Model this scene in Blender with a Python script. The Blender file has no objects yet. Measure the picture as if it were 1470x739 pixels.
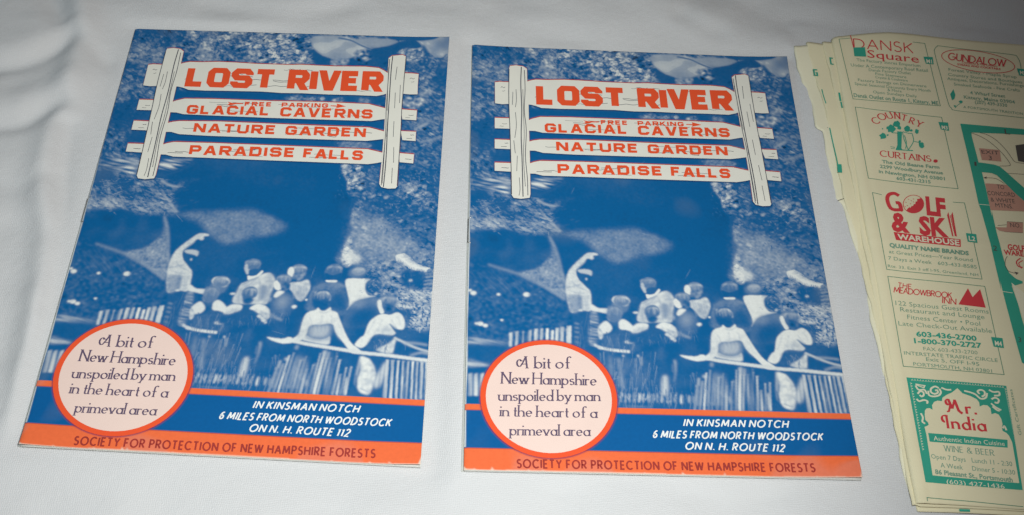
import bpy, bmesh, math, random
import numpy as np
from mathutils import Matrix, Vector

# ------------------------------------------------------------------ camera, world, lamp, exposure
scene = bpy.context.scene
col = scene.collection

cam_data = bpy.data.cameras.new('camera')
cam_data.sensor_width = 36.0
cam_data.lens = 1950.0 * 36.0 / 1470.0
cam_data.clip_start = 0.01
cam_data.clip_end = 50.0
cam = bpy.data.objects.new('camera', cam_data)
col.objects.link(cam)
right = Vector((0.99701637, 0.06152496, 0.04661592))
up = Vector((-0.07719044, 0.794676, 0.60210605))
fwd = Vector((0.0, 0.60390789, -0.79705411))
m = Matrix((right, up, -fwd)).transposed().to_4x4()
m.translation = Vector((0.0, 0.0, 0.4594446))
cam.matrix_world = m
scene.camera = cam

world = bpy.data.worlds.new('World')
scene.world = world
world.use_nodes = True
bg = world.node_tree.nodes['Background']                      # the dim room: cool window side at the left, warm at the right
wn, wl = world.node_tree.nodes, world.node_tree.links
w_tc = wn.new('ShaderNodeTexCoord')
w_sep = wn.new('ShaderNodeSeparateXYZ')
wl.new(w_tc.outputs['Generated'], w_sep.inputs[0])
w_ramp = wn.new('ShaderNodeMapRange')
w_ramp.inputs['From Min'].default_value = -0.7
w_ramp.inputs['From Max'].default_value = 0.7
wl.new(w_sep.outputs['X'], w_ramp.inputs['Value'])
w_mix = wn.new('ShaderNodeMix')
w_mix.data_type = 'RGBA'
w_mix.inputs['A'].default_value = (0.88, 0.98, 1.02, 1)
w_mix.inputs['B'].default_value = (1.16, 0.94, 0.86, 1)
wl.new(w_ramp.outputs['Result'], w_mix.inputs['Factor'])
wl.new(w_mix.outputs['Result'], bg.inputs['Color'])
bg.inputs['Strength'].default_value = 0.115

lamp_data = bpy.data.lights.new('camera_flash', 'SPOT')      # the flash beside the lens, its beam fading outward
lamp_data.shadow_soft_size = 0.03
lamp_data.spot_size = math.radians(71)
lamp_data.spot_blend = 1.0
lamp_data.energy = 12.9
lamp_data.color = (0.95, 1.0, 0.985)
lamp = bpy.data.objects.new('camera_flash', lamp_data)
col.objects.link(lamp)
lamp.location = (0.068, 0.10, 0.475)
lamp.rotation_euler = (Vector((-0.059, 0.31, 0.0)) - lamp.location).to_track_quat('-Z', 'Y').to_euler()

win_data = bpy.data.lights.new('window_light', 'AREA')        # daylight from a window off to the left
win_data.shape = 'RECTANGLE'
win_data.size = 0.8
win_data.size_y = 0.6
win_data.energy = 0.9
win_data.color = (0.42, 0.80, 1.0)
win = bpy.data.objects.new('window_light', win_data)
col.objects.link(win)
win.location = (-1.0, 0.38, 0.55)
win.rotation_euler = (Vector((-0.15, 0.38, 0.0)) - win.location).to_track_quat('-Z', 'Y').to_euler()

scene.view_settings.view_transform = 'Standard'
scene.view_settings.look = 'None'
scene.view_settings.exposure = 0.0
scene.view_settings.gamma = 1.0
scene.view_settings.use_curve_mapping = False

# ------------------------------------------------------------------ helpers
rng = np.random.default_rng(7)


def tag(o, label=None, cat=None, group=None, kind=None):
    for k, v in (('label', label), ('category', cat), ('group', group), ('kind', kind)):
        if v:
            o[k] = v
    return o


def empty(name, loc, rot):
    o = bpy.data.objects.new(name, None)
    o.empty_display_size = 0.02
    col.objects.link(o)
    o.location = loc
    o.rotation_euler = rot
    return o


def mesh_obj(name, verts, faces, mat, parent=None, smooth=False):
    me = bpy.data.meshes.new(name)
    me.from_pydata([tuple(v) for v in verts], [], [tuple(f) for f in faces])
    me.materials.append(mat)
    if smooth:
        me.polygons.foreach_set('use_smooth', [True] * len(me.polygons))
    me.update()
    o = bpy.data.objects.new(name, me)
    col.objects.link(o)
    if parent is not None:
        o.parent = parent
    return o


def grid_mesh(name, X, Y, Z, mat, parent=None, skirt=0.0, colors=None):
    """sheet from 2-D arrays (rows run down the page); skirt gives it an edge of real thickness"""
    nr, nc = X.shape
    V = np.stack([X, Y, Z], -1).reshape(-1, 3)
    idx = np.arange(nr * nc).reshape(nr, nc)
    q = np.stack([idx[:-1, :-1], idx[1:, :-1], idx[1:, 1:], idx[:-1, 1:]], -1).reshape(-1, 4)
    if skirt > 0:
        rim = np.concatenate([idx[0, :-1], idx[:-1, -1], idx[-1, :0:-1], idx[:0:-1, 0]])
        low = V[rim].copy()
        low[:, 2] -= skirt
        n0 = len(V)
        V = np.concatenate([V, low])
        k = np.arange(len(rim))
        k2 = (k + 1) % len(rim)
        sq = np.stack([rim[k], rim[k2], n0 + k2, n0 + k], -1)
        q = np.concatenate([q, sq])
    me = bpy.data.meshes.new(name)
    me.vertices.add(len(V))
    me.vertices.foreach_set('co', V.astype(np.float32).ravel())
    me.loops.add(q.size)
    me.loops.foreach_set('vertex_index', q.astype(np.int32).ravel())
    me.polygons.add(len(q))
    me.polygons.foreach_set('loop_start', np.arange(0, q.size, 4, dtype=np.int32))
    me.polygons.foreach_set('use_smooth', np.arange(len(q)) < (nr - 1) * (nc - 1))
    me.update(calc_edges=True)
    if colors is not None:
        c = np.ones((len(V), 4), np.float32)
        c[:nr * nc, :3] = colors.reshape(-1, 3)
        c[nr * nc:, :3] = (0.70, 0.69, 0.64)
        a = me.color_attributes.new('ink', 'FLOAT_COLOR', 'POINT')
        a.data.foreach_set('color', c.ravel())
    me.materials.append(mat)
    o = bpy.data.objects.new(name, me)
    col.objects.link(o)
    if parent is not None:
        o.parent = parent
    return o


def homography(src, dst):
    A, b = [], []
    for (x, y), (u, v) in zip(src, dst):
        A += [[x, y, 1, 0, 0, 0, -u * x, -u * y], [0, 0, 0, x, y, 1, -v * x, -v * y]]
        b += [u, v]
    h = np.linalg.solve(np.array(A, float), np.array(b, float))
    return np.append(h, 1).reshape(3, 3)


def hom(Hm, p):
    p = np.atleast_2d(np.asarray(p, float))
    q = np.concatenate([p, np.ones((len(p), 1))], 1) @ Hm.T
    return q[:, :2] / q[:, 2:]


# the leaflets were measured on the photograph; these turn a measurement into millimetres on the paper
PAGE_W, PAGE_H = 152.0, 228.0
H_BOOK = homography([(676, 64), (1130, 84), (1238.5, 688), (665, 673)],
                    [(0, 0), (PAGE_W, 0), (PAGE_W, PAGE_H), (0, PAGE_H)])
H_MAP = homography([(1195, 53), (1470, 66), (1470, 738), (1318, 722)],
                   [(0, 0), (94.36, 0.22), (40.19, 253.46), (0.57, 250.41)])

VIEW = {  # measuring windows: origin x, origin y, magnification, sheet
    'A': (640, 280, 3.078, H_BOOK), 'B': (920, 280, 3.079, H_BOOK), 'C': (790, 350, 4.925, H_BOOK),
    'D': (890, 390, 7.393, H_BOOK), 'E': (1010, 390, 7.389, H_BOOK), 'F': (860, 470, 5.683, H_BOOK),
    'G': (1020, 470, 5.276, H_BOOK), 'H': (660, 380, 4.106, H_BOOK), 'I': (1010, 250, 4.926, H_BOOK),
    'J': (670, 240, 4.617, H_BOOK), 'K': (670, 60, 6.125, H_BOOK), 'L': (900, 70, 6.125, H_BOOK),
    'M': (640, 40, 2.722, H_BOOK), 'N': (640, 480, 3.359, H_BOOK), 'O': (920, 480, 3.359, H_BOOK),
    'P': (0, 0, 1, H_BOOK),
    'a': (1130, 30, 4.3235, H_MAP), 'b': (1200, 140, 4.926, H_MAP), 'c': (1220, 250, 4.62, H_MAP),
    'd': (1220, 380, 4.104, H_MAP), 'e': (1250, 520, 3.373, H_MAP), 'f': (1370, 60, 6.72, H_MAP),
    'g': (1370, 170, 5.28, H_MAP), 'h': (1390, 300, 6.16, H_MAP), 'i': (1400, 400, 4.614, H_MAP),
    'j': (1290, 535, 6.717, H_MAP), 'k': (1200, 50, 7.3875, H_MAP), 'p': (0, 0, 1, H_MAP),
    'q': (1130, 30, 2.0, H_MAP),
}


def mm(view, pts):
    ox, oy, s, Hm = VIEW[view]
    p = np.atleast_2d(np.asarray(pts, float))
    return hom(Hm, p / s + np.array([ox, oy]))


def catmull(P, closed=True, n=5):
    P = np.asarray(P, float)
    N = len(P)
    out = []
    rngk = range(N) if closed else range(N - 1)
    for i in rngk:
        if closed:
            p0, p1, p2, p3 = P[(i - 1) % N], P[i], P[(i + 1) % N], P[(i + 2) % N]
        else:
            p0, p1, p2, p3 = P[max(i - 1, 0)], P[i], P[i + 1], P[min(i + 2, N - 1)]
        for t in np.linspace(0, 1, n, endpoint=False):
            out.append(0.5 * ((2 * p1) + (-p0 + p2) * t + (2 * p0 - 5 * p1 + 4 * p2 - p3) * t * t
                              + (-p0 + 3 * p1 - 3 * p2 + p3) * t ** 3))
    if not closed:
        out.append(P[-1])
    return np.array(out)


# ------------------------------------------------------------------ materials
def new_mat(name):
    mt = bpy.data.materials.new(name)
    mt.use_nodes = True
    nt = mt.node_tree
    return mt, nt, nt.nodes['Principled BSDF']


def paper_mat(name, color, rough=0.6, mottle=0.05, scale=60.0, bump=0.08, spec=0.3):
    mt, nt, b = new_mat(name)
    N, L = nt.nodes, nt.links
    tc = N.new('ShaderNodeTexCoord')
    n1 = N.new('ShaderNodeTexNoise')
    n1.inputs['Scale'].default_value = scale
    n1.inputs['Detail'].default_value = 5
    L.new(tc.outputs['Object'], n1.inputs['Vector'])
    mx = N.new('ShaderNodeMix')
    mx.data_type = 'RGBA'
    mx.inputs['A'].default_value = (*[c * (1 - mottle) for c in color], 1)
    mx.inputs['B'].default_value = (*[min(1, c * (1 + mottle)) for c in color], 1)
    L.new(n1.outputs['Fac'], mx.inputs['Factor'])
    L.new(mx.outputs['Result'], b.inputs['Base Color'])
    b.inputs['Roughness'].default_value = rough
    b.inputs['Specular IOR Level'].default_value = spec
    n2 = N.new('ShaderNodeTexNoise')
    n2.inputs['Scale'].default_value = 900
    n2.inputs['Detail'].default_value = 3
    L.new(tc.outputs['Object'], n2.inputs['Vector'])
    bp = N.new('ShaderNodeBump')
    bp.inputs['Strength'].default_value = bump
    bp.inputs['Distance'].default_value = 0.0004
    L.new(n2.outputs['Fac'], bp.inputs['Height'])
    L.new(bp.outputs['Normal'], b.inputs['Normal'])
    return mt


def printed_mat(name):
    mt, nt, b = new_mat(name)
    N, L = nt.nodes, nt.links
    at = N.new('ShaderNodeAttribute')
    at.attribute_name = 'ink'
    tc = N.new('ShaderNodeTexCoord')
    n = N.new('ShaderNodeTexNoise')
    n.inputs['Scale'].default_value = 700
    n.inputs['Detail'].default_value = 4
    L.new(tc.outputs['Object'], n.inputs['Vector'])
    mr = N.new('ShaderNodeMapRange')
    mr.inputs['To Min'].default_value = 0.90
    mr.inputs['To Max'].default_value = 1.10
    L.new(n.outputs['Fac'], mr.inputs['Value'])
    mx = N.new('ShaderNodeMix')
    mx.data_type = 'RGBA'
    mx.blend_type = 'MULTIPLY'
    mx.inputs['Factor'].default_value = 1
    L.new(at.outputs['Color'], mx.inputs['A'])
    L.new(mr.outputs['Result'], mx.inputs['B'])
    L.new(mx.outputs['Result'], b.inputs['Base Color'])
    b.inputs['Roughness'].default_value = 0.5
    b.inputs['Specular IOR Level'].default_value = 0.2
    n2 = N.new('ShaderNodeTexNoise')
    n2.inputs['Scale'].default_value = 45
    n2.inputs['Detail'].default_value = 3
    L.new(tc.outputs['Object'], n2.inputs['Vector'])
    bp = N.new('ShaderNodeBump')
    bp.inputs['Strength'].default_value = 0.15
    bp.inputs['Distance'].default_value = 0.002
    L.new(n2.outputs['Fac'], bp.inputs['Height'])
    L.new(bp.outputs['Normal'], b.inputs['Normal'])
    return mt


def cloth_mat():
    mt, nt, b = new_mat('white_cotton')
    N, L = nt.nodes, nt.links
    tc = N.new('ShaderNodeTexCoord')
    n = N.new('ShaderNodeTexNoise')
    n.inputs['Scale'].default_value = 14
    n.inputs['Detail'].default_value = 6
    L.new(tc.outputs['Object'], n.inputs['Vector'])
    mx = N.new('ShaderNodeMix')
    mx.data_type = 'RGBA'
    mx.inputs['A'].default_value = (0.595, 0.585, 0.59, 1)
    mx.inputs['B'].default_value = (0.66, 0.65, 0.65, 1)
    L.new(n.outputs['Fac'], mx.inputs['Factor'])
    L.new(mx.outputs['Result'], b.inputs['Base Color'])
    b.inputs['Roughness'].default_value = 0.9
    b.inputs['Specular IOR Level'].default_value = 0.1
        # woven threads: two wave textures, plus slubs
    hs = []
    for d in ('X', 'Y'):
        w = N.new('ShaderNodeTexWave')
        w.bands_direction = d
        w.inputs['Scale'].default_value = 420
        w.inputs['Distortion'].default_value = 6.0
        w.inputs['Detail'].default_value = 2
        w.inputs['Detail Scale'].default_value = 1.5
        L.new(tc.outputs['Object'], w.inputs['Vector'])
        hs.append(w)
    ad = N.new('ShaderNodeMath')
    ad.operation = 'ADD'
    L.new(hs[0].outputs['Fac'], ad.inputs[0])
    L.new(hs[1].outputs['Fac'], ad.inputs[1])
    n3 = N.new('ShaderNodeTexNoise')
    n3.inputs['Scale'].default_value = 260
    n3.inputs['Detail'].default_value = 4
    L.new(tc.outputs['Object'], n3.inputs['Vector'])
    ad2 = N.new('ShaderNodeMath')
    ad2.operation = 'MULTIPLY_ADD'
    ad2.inputs[1].default_value = 5.0
    L.new(n3.outputs['Fac'], ad2.inputs[0])
    L.new(ad.outputs[0], ad2.inputs[2])
    bp = N.new('ShaderNodeBump')
    bp.inputs['Strength'].default_value = 0.25
    bp.inputs['Distance'].default_value = 0.0006
    L.new(ad2.outputs[0], bp.inputs['Height'])
    L.new(bp.outputs['Normal'], b.inputs['Normal'])
    return mt


M_CLOTH = cloth_mat()
M_COVER = printed_mat('printed_cover')
M_PAGE = paper_mat('book_paper', (0.74, 0.73, 0.68))
M_BOARD = paper_mat('printed_cream', (0.76, 0.73, 0.65), 0.5, 0.05, 120)
M_INK = paper_mat('grain_ink', (0.05, 0.055, 0.08), 0.5, 0.2)
M_ORANGE = paper_mat('orange_ink', (0.80, 0.088, 0.026), 0.5, 0.06, 90)
M_PINK = paper_mat('badge_pink', (0.80, 0.60, 0.53), 0.5, 0.04, 90)
M_PLUM = paper_mat('plum_ink', (0.115, 0.08, 0.135), 0.5, 0.2)
M_RUST = paper_mat('brown_red_ink', (0.33, 0.035, 0.028), 0.5, 0.2)
M_WHITE = paper_mat('white_ink', (0.80, 0.80, 0.78), 0.5, 0.03)
M_MAP = paper_mat('yellowed_newsprint', (0.82, 0.735, 0.50), 0.8, 0.10, 28, 0.15, 0.15)
M_MAP_PALE = paper_mat('pale_newsprint', (0.84, 0.78, 0.58), 0.8, 0.10, 28, 0.15, 0.15)
M_GREEN = paper_mat('green_ink', (0.04, 0.36, 0.25), 0.7, 0.12, 90)
M_GREEN_LINE = paper_mat('green_line_ink', (0.10, 0.27, 0.18), 0.7, 0.2)
M_GREY_GREEN = paper_mat('grey_green_ink', (0.20, 0.36, 0.26), 0.7, 0.2)
M_RED = paper_mat('red_ink', (0.66, 0.05, 0.06), 0.7, 0.1)
M_MAPPINK = paper_mat('pink_ink', (0.58, 0.30, 0.22), 0.7, 0.1)
M_DARK = paper_mat('dark_map_ink', (0.10, 0.085, 0.075), 0.7, 0.2)
mt, nt, b = new_mat('staple_steel')
b.inputs['Base Color'].default_value = (0.55, 0.54, 0.52, 1)
b.inputs['Metallic'].default_value = 1.0
b.inputs['Roughness'].default_value = 0.35
M_STEEL = mt

# ------------------------------------------------------------------ the printed cover picture (blue ink on white paper)
S = 3                                       # cells per millimetre
NC, NR = int(PAGE_W * S) + 1, int(PAGE_H * S) + 1
UU, VV = np.meshgrid(np.linspace(0, PAGE_W, NC), np.linspace(0, PAGE_H, NR))


def field(su, sv, ang=0.0):
    """random field, unit deviation, blotch size su x sv mm turned by ang degrees"""
    ky = np.fft.fftfreq(NR, 1.0 / S)[:, None]
    kx = np.fft.fftfreq(NC, 1.0 / S)[None, :]
    a = math.radians(ang)
    k1 = kx * math.cos(a) + ky * math.sin(a)
    k2 = -kx * math.sin(a) + ky * math.cos(a)
    flt = np.exp(-2 * math.pi ** 2 * ((k1 * su) ** 2 + (k2 * sv) ** 2))
    z = np.fft.ifft2(np.fft.fft2(rng.standard_normal((NR, NC))) * flt).real
    return (z - z.mean()) / z.std()


F_FINE = 0.45 * field(0.35, 0.35) + 0.4 * field(1.6, 1.6)
F_MED = field(0.55, 0.55)
F_BIG = field(2.2, 2.2)
F_HUGE = field(9, 9)
F_ST30 = field(1.3, 0.38, 50)
F_STM = field(1.2, 0.38, -25)
F_HOR = field(1.9, 0.36, 12)
F_VER = field(0.55, 5.0, 0)
F_SPECK = np.clip((F_MED + 0.8 * F_FINE) - 0.6, 0, None)


def cells(size, warp, seed, ang=0.0, stretch=1.0, crack=0.0):
    """angular patches: a tone per cell, dark joints between cells"""
    g = np.random.default_rng(seed)
    a = math.radians(ang)
    X = UU + warp * field(2.5, 2.5)
    Y = VV + warp * field(2.5, 2.5)
    x = (X * math.cos(a) + Y * math.sin(a)) / (size * stretch) + 400
    y = (-X * math.sin(a) + Y * math.cos(a)) / size + 400
    N = 1024
    jx, jy, tone = g.random((N, N)), g.random((N, N)), g.standard_normal((N, N))
    ix, iy = np.floor(x).astype(int), np.floor(y).astype(int)
    b1 = np.full(x.shape, 9.0)
    b2 = np.full(x.shape, 9.0)
    tn = np.zeros(x.shape)
    for di in (-1, 0, 1):
        for dj in (-1, 0, 1):
            cx, cy = (ix + di) % N, (iy + dj) % N
            d = np.hypot(ix + di + jx[cy, cx] - x, iy + dj + jy[cy, cx] - y)
            nearer = d < b1
            b2 = np.where(nearer, b1, np.minimum(b2, d))
            tn = np.where(nearer, tone[cy, cx], tn)
            b1 = np.minimum(b1, d)
    z = tn - crack * np.exp(-((b2 - b1) / 0.16) ** 2) + 0.5 * (0.5 - b1)
    return (z - z.mean()) / z.std()


F_C1 = cells(1.0, 0.35, 1, 40, 1.9, 1.0)
F_C2 = cells(2.4, 0.7, 2, 30, 1.5, 1.4)
F_C3 = cells(1.15, 0.4, 3, -35, 1.5, 1.0)
F_LEAF = 0.55 * F_C1 + 0.35 * F_C2 + 0.25 * F_BIG + 0.25 * F_MED
F_ROCK = 0.55 * F_C3 + 0.45 * F_C2 + 0.25 * F_MED + 0.25 * F_STM
F_LEAF0 = 0.50 * F_ST30 + 0.50 * F_MED + 0.45 * F_BIG
F_ROCK0 = 0.6 * F_MED + 0.4 * F_FINE + 0.5 * F_STM + 0.3 * F_BIG


def blur(a, sig):
    if sig <= 0:
        return a
    s = sig * S
    r = max(1, int(3 * s))
    k = np.exp(-0.5 * (np.arange(-r, r + 1) / s) ** 2)
    k /= k.sum()
    p = np.pad(a, r, mode='edge')
    t = sum(k[i] * p[i:i + a.shape[0], :] for i in range(2 * r + 1))
    return sum(k[i] * t[:, i:i + a.shape[1]] for i in range(2 * r + 1))


def fill_mask(P, soft=0.0):
    """antialiased inside-ness of a polygon (page mm) over a window of the page"""
    pad = 3 * soft + 1
    c0 = max(0, int((P[:, 0].min() - pad) * S))
    c1 = min(NC, int((P[:, 0].max() + pad) * S) + 2)
    r0 = max(0, int((P[:, 1].min() - pad) * S))
    r1 = min(NR, int((P[:, 1].max() + pad) * S) + 2)
    if c1 <= c0 or r1 <= r0:
        return None
    acc = np.zeros((r1 - r0, c1 - c0))
    x1, y1 = P[:, 0], P[:, 1]
    x2, y2 = np.roll(x1, -1), np.roll(y1, -1)
    for du, dv in ((-.25, -.25), (.25, -.25), (-.25, .25), (.25, .25)):
        X = (np.arange(c0, c1) + du) / S
        Y = (np.arange(r0, r1) + dv) / S
        ins = np.zeros((len(Y), len(X)), bool)
        for a, bb, c, d in zip(x1, y1, x2, y2):
            if bb == d:
                continue
            on = (bb > Y) != (d > Y)
            if not on.any():
                continue
            xi = (c - a) * (Y - bb) / (d - bb) + a
            ins ^= on[:, None] & (X[None, :] < xi[:, None])
        acc += ins
    acc /= 4
    if soft > 0:
        acc = blur(acc, soft)
    return acc, (slice(r0, r1), slice(c0, c1))


T = 0.05 + 0.015 * F_HUGE + 0.012 * F_BIG           # paper showing through the blue ink, 0..1


def paint(view, pts, val, soft=0.5, tex=None, amp=0.0, a=1.0, smooth=True):
    P = mm(view, pts)
    if smooth and len(P) > 3:
        P = catmull(P)
    r = fill_mask(P, soft)
    if r is None:
        return
    mk, w = r
    v = val if tex is None else val + amp * tex[w]
    T[w] = T[w] * (1 - a * mk) + np.clip(v, -0.4, 1) * a * mk


def spot(view, x, y, rx, ry, val, soft=0.3, tex=None, amp=0.0, a=1.0, rot=0.0):
    t = np.linspace(0, 2 * math.pi, 20, endpoint=False)
    c, s = math.cos(math.radians(rot)), math.sin(math.radians(rot))
    X, Y = rx * np.cos(t), ry * np.sin(t)
    paint(view, np.stack([x + X * c - Y * s, y + X * s + Y * c], -1), val, soft, tex, amp, a, False)


def line(view, pts, width, val, soft=0.25, a=1.0, taper=False, smooth=True):
    """brush stroke; width in the window's own units"""
    P = np.asarray(pts, float)
    if smooth and len(P) > 2:
        P = catmull(P, False)
    d = np.gradient(P, axis=0)
    n = np.stack([-d[:, 1], d[:, 0]], -1)
    n /= np.linalg.norm(n, axis=1, keepdims=True) + 1e-9
    w = np.full(len(P), width / 2.0)
    if taper:
        w *= np.linspace(1, 0.25, len(P))
    paint(view, np.concatenate([P + n * w[:, None], (P - n * w[:, None])[::-1]]), val, soft, None, 0, a, False)


# --- woods, ledges and boulders behind the sign
paint('P', [(660, 50), (900, 60), (1150, 70), (1215, 420), (1150, 420), (1120, 300), (1090, 262), (1020, 262), (980, 215), (740, 215),
            (720, 262), (664, 330)], 0.20, 1.5, F_LEAF, 0.16, 1, False)
paint('K', [(20, 140), (200, 170), (340, 230), (350, 330), (230, 400), (60, 440), (20, 420)], 0.36, 2, F_LEAF, 0.16)
paint('K', [(20, 180), (350, 200), (350, 300), (20, 330)], 0.42, 2.2, F_LEAF, 0.16, 0.6)
paint('K', [(20, 40), (300, 40), (400, 150), (200, 160), (20, 130)], 0.17, 2, F_LEAF, 0.14)
paint('K', [(20, 430), (230, 400), (350, 560), (350, 640), (60, 700), (20, 600)], 0.24, 2, F_LEAF, 0.16)
paint('K', [(20, 320), (160, 350), (90, 390), (20, 390)], 0.06, 1, F_MED, 0.06)
paint('K', [(520, 50), (760, 90), (900, 320), (560, 320)], 0.30, 2, F_LEAF, 0.20)
paint('K', [(660, 170), (750, 170), (760, 310), (680, 310)], 0.58, 1.4, F_MED, 0.12)
paint('K', [(750, 60), (1470, 90), (1470, 360), (900, 330), (800, 200)], 0.34, 2, F_ROCK, 0.26)
paint('K', [(930, 130), (1040, 250), (1060, 330), (960, 330), (880, 220)], 0.14, 1.6, F_ROCK, 0.20, 0.8)
paint('K', [(1110, 180), (1470, 160), (1470, 350), (1150, 320)], 0.48, 2, F_ROCK, 0.28, 0.8)
paint('L', [(0, 50), (190, 60), (260, 180), (300, 300), (0, 300)], 0.36, 1.0, F_ROCK, 0.26)
paint('L', [(90, 55), (200, 60), (215, 150), (250, 200), (160, 190), (80, 120)], 0.16, 0.8, F_ROCK, 0.18)
for k in range(26):
    x, y = rng.uniform(920, 1450), rng.uniform(110, 330)
    spot('K', x, y, rng.uniform(8, 26), rng.uniform(6, 18), rng.uniform(0.6, 0.85), 0.3, None, 0, 0.8, rng.uniform(0, 90))
for k in range(14):
    x, y = rng.uniform(560, 920), rng.uniform(90, 310)
    spot('K', x, y, rng.uniform(6, 20), rng.uniform(5, 12), rng.uniform(0.5, 0.7), 0.3, None, 0, 0.7, rng.uniform(0, 90))
# the wood to the right of the sign
paint('L', [(1100, 300), (1240, 280), (1470, 260), (1560, 740), (1150, 740)], 0.22, 1.5, F_LEAF, 0.17)
paint('L', [(560, 250), (660, 190), (860, 160), (960, 300), (900, 340), (600, 320)], 0.08, 1.0, F_MED, 0.05)
paint('L', [(205, 60), (330, 50), (480, 55), (600, 90), (770, 175), (670, 205), (590, 250), (440, 262), (330, 222), (245, 165)],
      0.60, 0.5, F_BIG, 0.05)
line('L', [(300, 120), (430, 180), (600, 215)], 14, 0.60, 0.8, 0.7)
line('L', [(440, 70), (560, 95), (660, 140), (770, 180)], 9, 0.15, 0.3)
paint('L', [(240, 165), (330, 225), (440, 265), (430, 315), (310, 305), (260, 230)], 0.05, 0.5)
paint('L', [(440, 262), (580, 250), (570, 310), (440, 312)], 0.50, 0.8, F_MED, 0.12)
paint('L', [(640, 190), (740, 180), (760, 290), (640, 280)], 0.30, 0.9, F_MED, 0.18)
paint('L', [(590, 88), (800, 70), (960, 100), (945, 140), (780, 168), (690, 140)], 0.50, 0.6, F_BIG, 0.06)
paint('L', [(1140, 110), (1250, 60), (1420, 60), (1440, 230), (1370, 265), (1290, 225), (1200, 180)], 0.50, 0.8, F_BIG, 0.08)
paint('L', [(980, 200), (1060, 165), (1180, 160), (1230, 240), (1190, 300), (1095, 285), (1060, 240)], 0.52, 0.6, F_ROCK, 0.22)
paint('L', [(760, 185), (900, 150), (1010, 112), (1090, 104), (1160, 130), (1185, 165), (1120, 172), (1050, 165), (980, 195),
            (930, 250), (860, 320), (800, 260)], 0.06, 0.5)
line('L', [(1010, 100), (1090, 88), (1160, 115), (1230, 165), (1290, 225)], 12, 0.72, 0.4, 0.8)
line('L', [(1130, 190), (1160, 200), (1150, 225)], 8, 0.1, 0.3)
line('L', [(1195, 150), (1250, 240), (1240, 330)], 26, 0.10, 0.7)
line('L', [(1350, 262), (1395, 262), (1422, 228)], 9, 0.1, 0.25)
line('L', [(780, 72), (860, 78)], 12, 0.12, 0.4)
paint('L', [(895, 76), (1290, 76), (1270, 100), (1150, 106), (1000, 100)], 0.08, 0.4)
for k in range(18):
    x, y = rng.uniform(1220, 1370), rng.uniform(240, 370)
    spot('L', x, y, rng.uniform(6, 18), rng.uniform(5, 12), rng.uniform(0.4, 0.65), 0.3, None, 0, 0.8, rng.uniform(0, 90))
spot('L', 1325, 560, 42, 36, 0.62, 1.2, F_MED, 0.1)
paint('L', [(1150, 590), (1350, 600), (1290, 680), (1170, 690)], 0.46, 1.2, F_MED, 0.16)
paint('L', [(1380, 330), (1480, 300), (1500, 480), (1380, 520)], 0.10, 2, F_MED, 0.06)
paint('L', [(1130, 620), (1250, 650), (1200, 720), (1140, 700)], 0.5, 1, F_MED, 0.14)
line('M', [(1285, 470), (1335, 445)], 12, 0.62, 0.6)
line('M', [(1300, 430), (1345, 440), (1370, 470)], 9, 0.45, 0.6)
line('M', [(1320, 520), (1400, 500)], 8, 0.5, 0.6)
# gaps between the boards lie in shade
paint('K', [(535, 570), (650, 590), (1470, 612), (1470, 680), (700, 655), (540, 668)], 0.04, 0.5)
paint('L', [(-10, 555), (300, 570), (980, 590), (990, 650), (500, 640), (-10, 615)], 0.05, 0.5)
paint('L', [(110, 585), (240, 575), (440, 590), (430, 625), (150, 615)], 0.40, 0.8, F_ROCK, 0.22)
paint('L', [(520, 610), (600, 590), (620, 630), (540, 640)], 0.5, 0.7, F_ROCK, 0.2)
paint('L', [(760, 600), (840, 600), (860, 650), (770, 640)], 0.42, 0.9, F_ROCK, 0.15)
paint('M', [(322, 400), (700, 424), (1160, 440), (1180, 476), (1110, 462), (700, 442), (330, 440)], 0.04, 0.4)
paint('M', [(322, 480), (700, 505), (1180, 514), (1190, 556), (1120, 544), (700, 524), (330, 524)], 0.04, 0.4)
paint('M', [(1000, 520), (1080, 515), (1140, 530), (1110, 545), (1020, 538)], 0.42, 0.7, F_ROCK, 0.12)
paint('M', [(187, 396), (250, 398), (250, 433), (187, 430)], 0.06, 1.2)
paint('M', [(187, 475), (250, 477), (250, 520), (187, 520)], 0.10, 1.5)
paint('M', [(95, 370), (180, 380), (180, 460), (120, 470)], 0.08, 2.5, F_LEAF, 0.06)
# --- the big dark cave
paint('P', [(745, 252), (900, 258), (1020, 262), (1033, 290), (1050, 320), (1055, 350), (1052, 380), (1062, 400), (1060, 430),
            (960, 450), (840, 450), (790, 400), (775, 345), (790, 320), (760, 300)], 0.035, 1.6, F_HUGE, 0.015)
paint('A', [(510, 168), (600, 158), (720, 150), (850, 152), (985, 218), (960, 250), (860, 262), (780, 300), (700, 275), (620, 215)],
      0.28, 1.3, F_FINE, 0.05)
paint('B', [(-60, 150), (60, 180), (145, 222), (60, 258), (-60, 270)], 0.26, 1.6, F_FINE, 0.04, 0.8)
# --- spruce boughs at the left
paint('J', [(0, 60), (290, 60), (290, 200), (420, 190), (520, 230), (640, 225), (565, 290), (545, 330), (640, 430), (480, 440),
            (370, 450), (250, 400), (160, 435), (0, 425)], 0.30, 1.2, 0.35 * F_HOR + 0.75 * F_LEAF, 0.17)
paint('J', [(15, 150), (150, 150), (130, 205), (90, 240), (15, 250)], 0.04, 1.5)
paint('J', [(180, 200), (290, 220), (250, 290), (190, 270)], 0.06, 1.5)
paint('J', [(150, 305), (300, 300), (400, 330), (330, 360), (180, 340)], 0.18, 1.5, F_LEAF, 0.1)
paint('J', [(60, 300), (130, 310), (120, 330), (50, 335)], 0.10, 1.0)
paint('J', [(420, 78), (640, 62), (570, 120), (500, 150), (420, 140)], 0.42, 1.2, F_HOR, 0.20)
paint('J', [(420, 150), (510, 160), (480, 190), (420, 180)], 0.1, 1.2)
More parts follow.
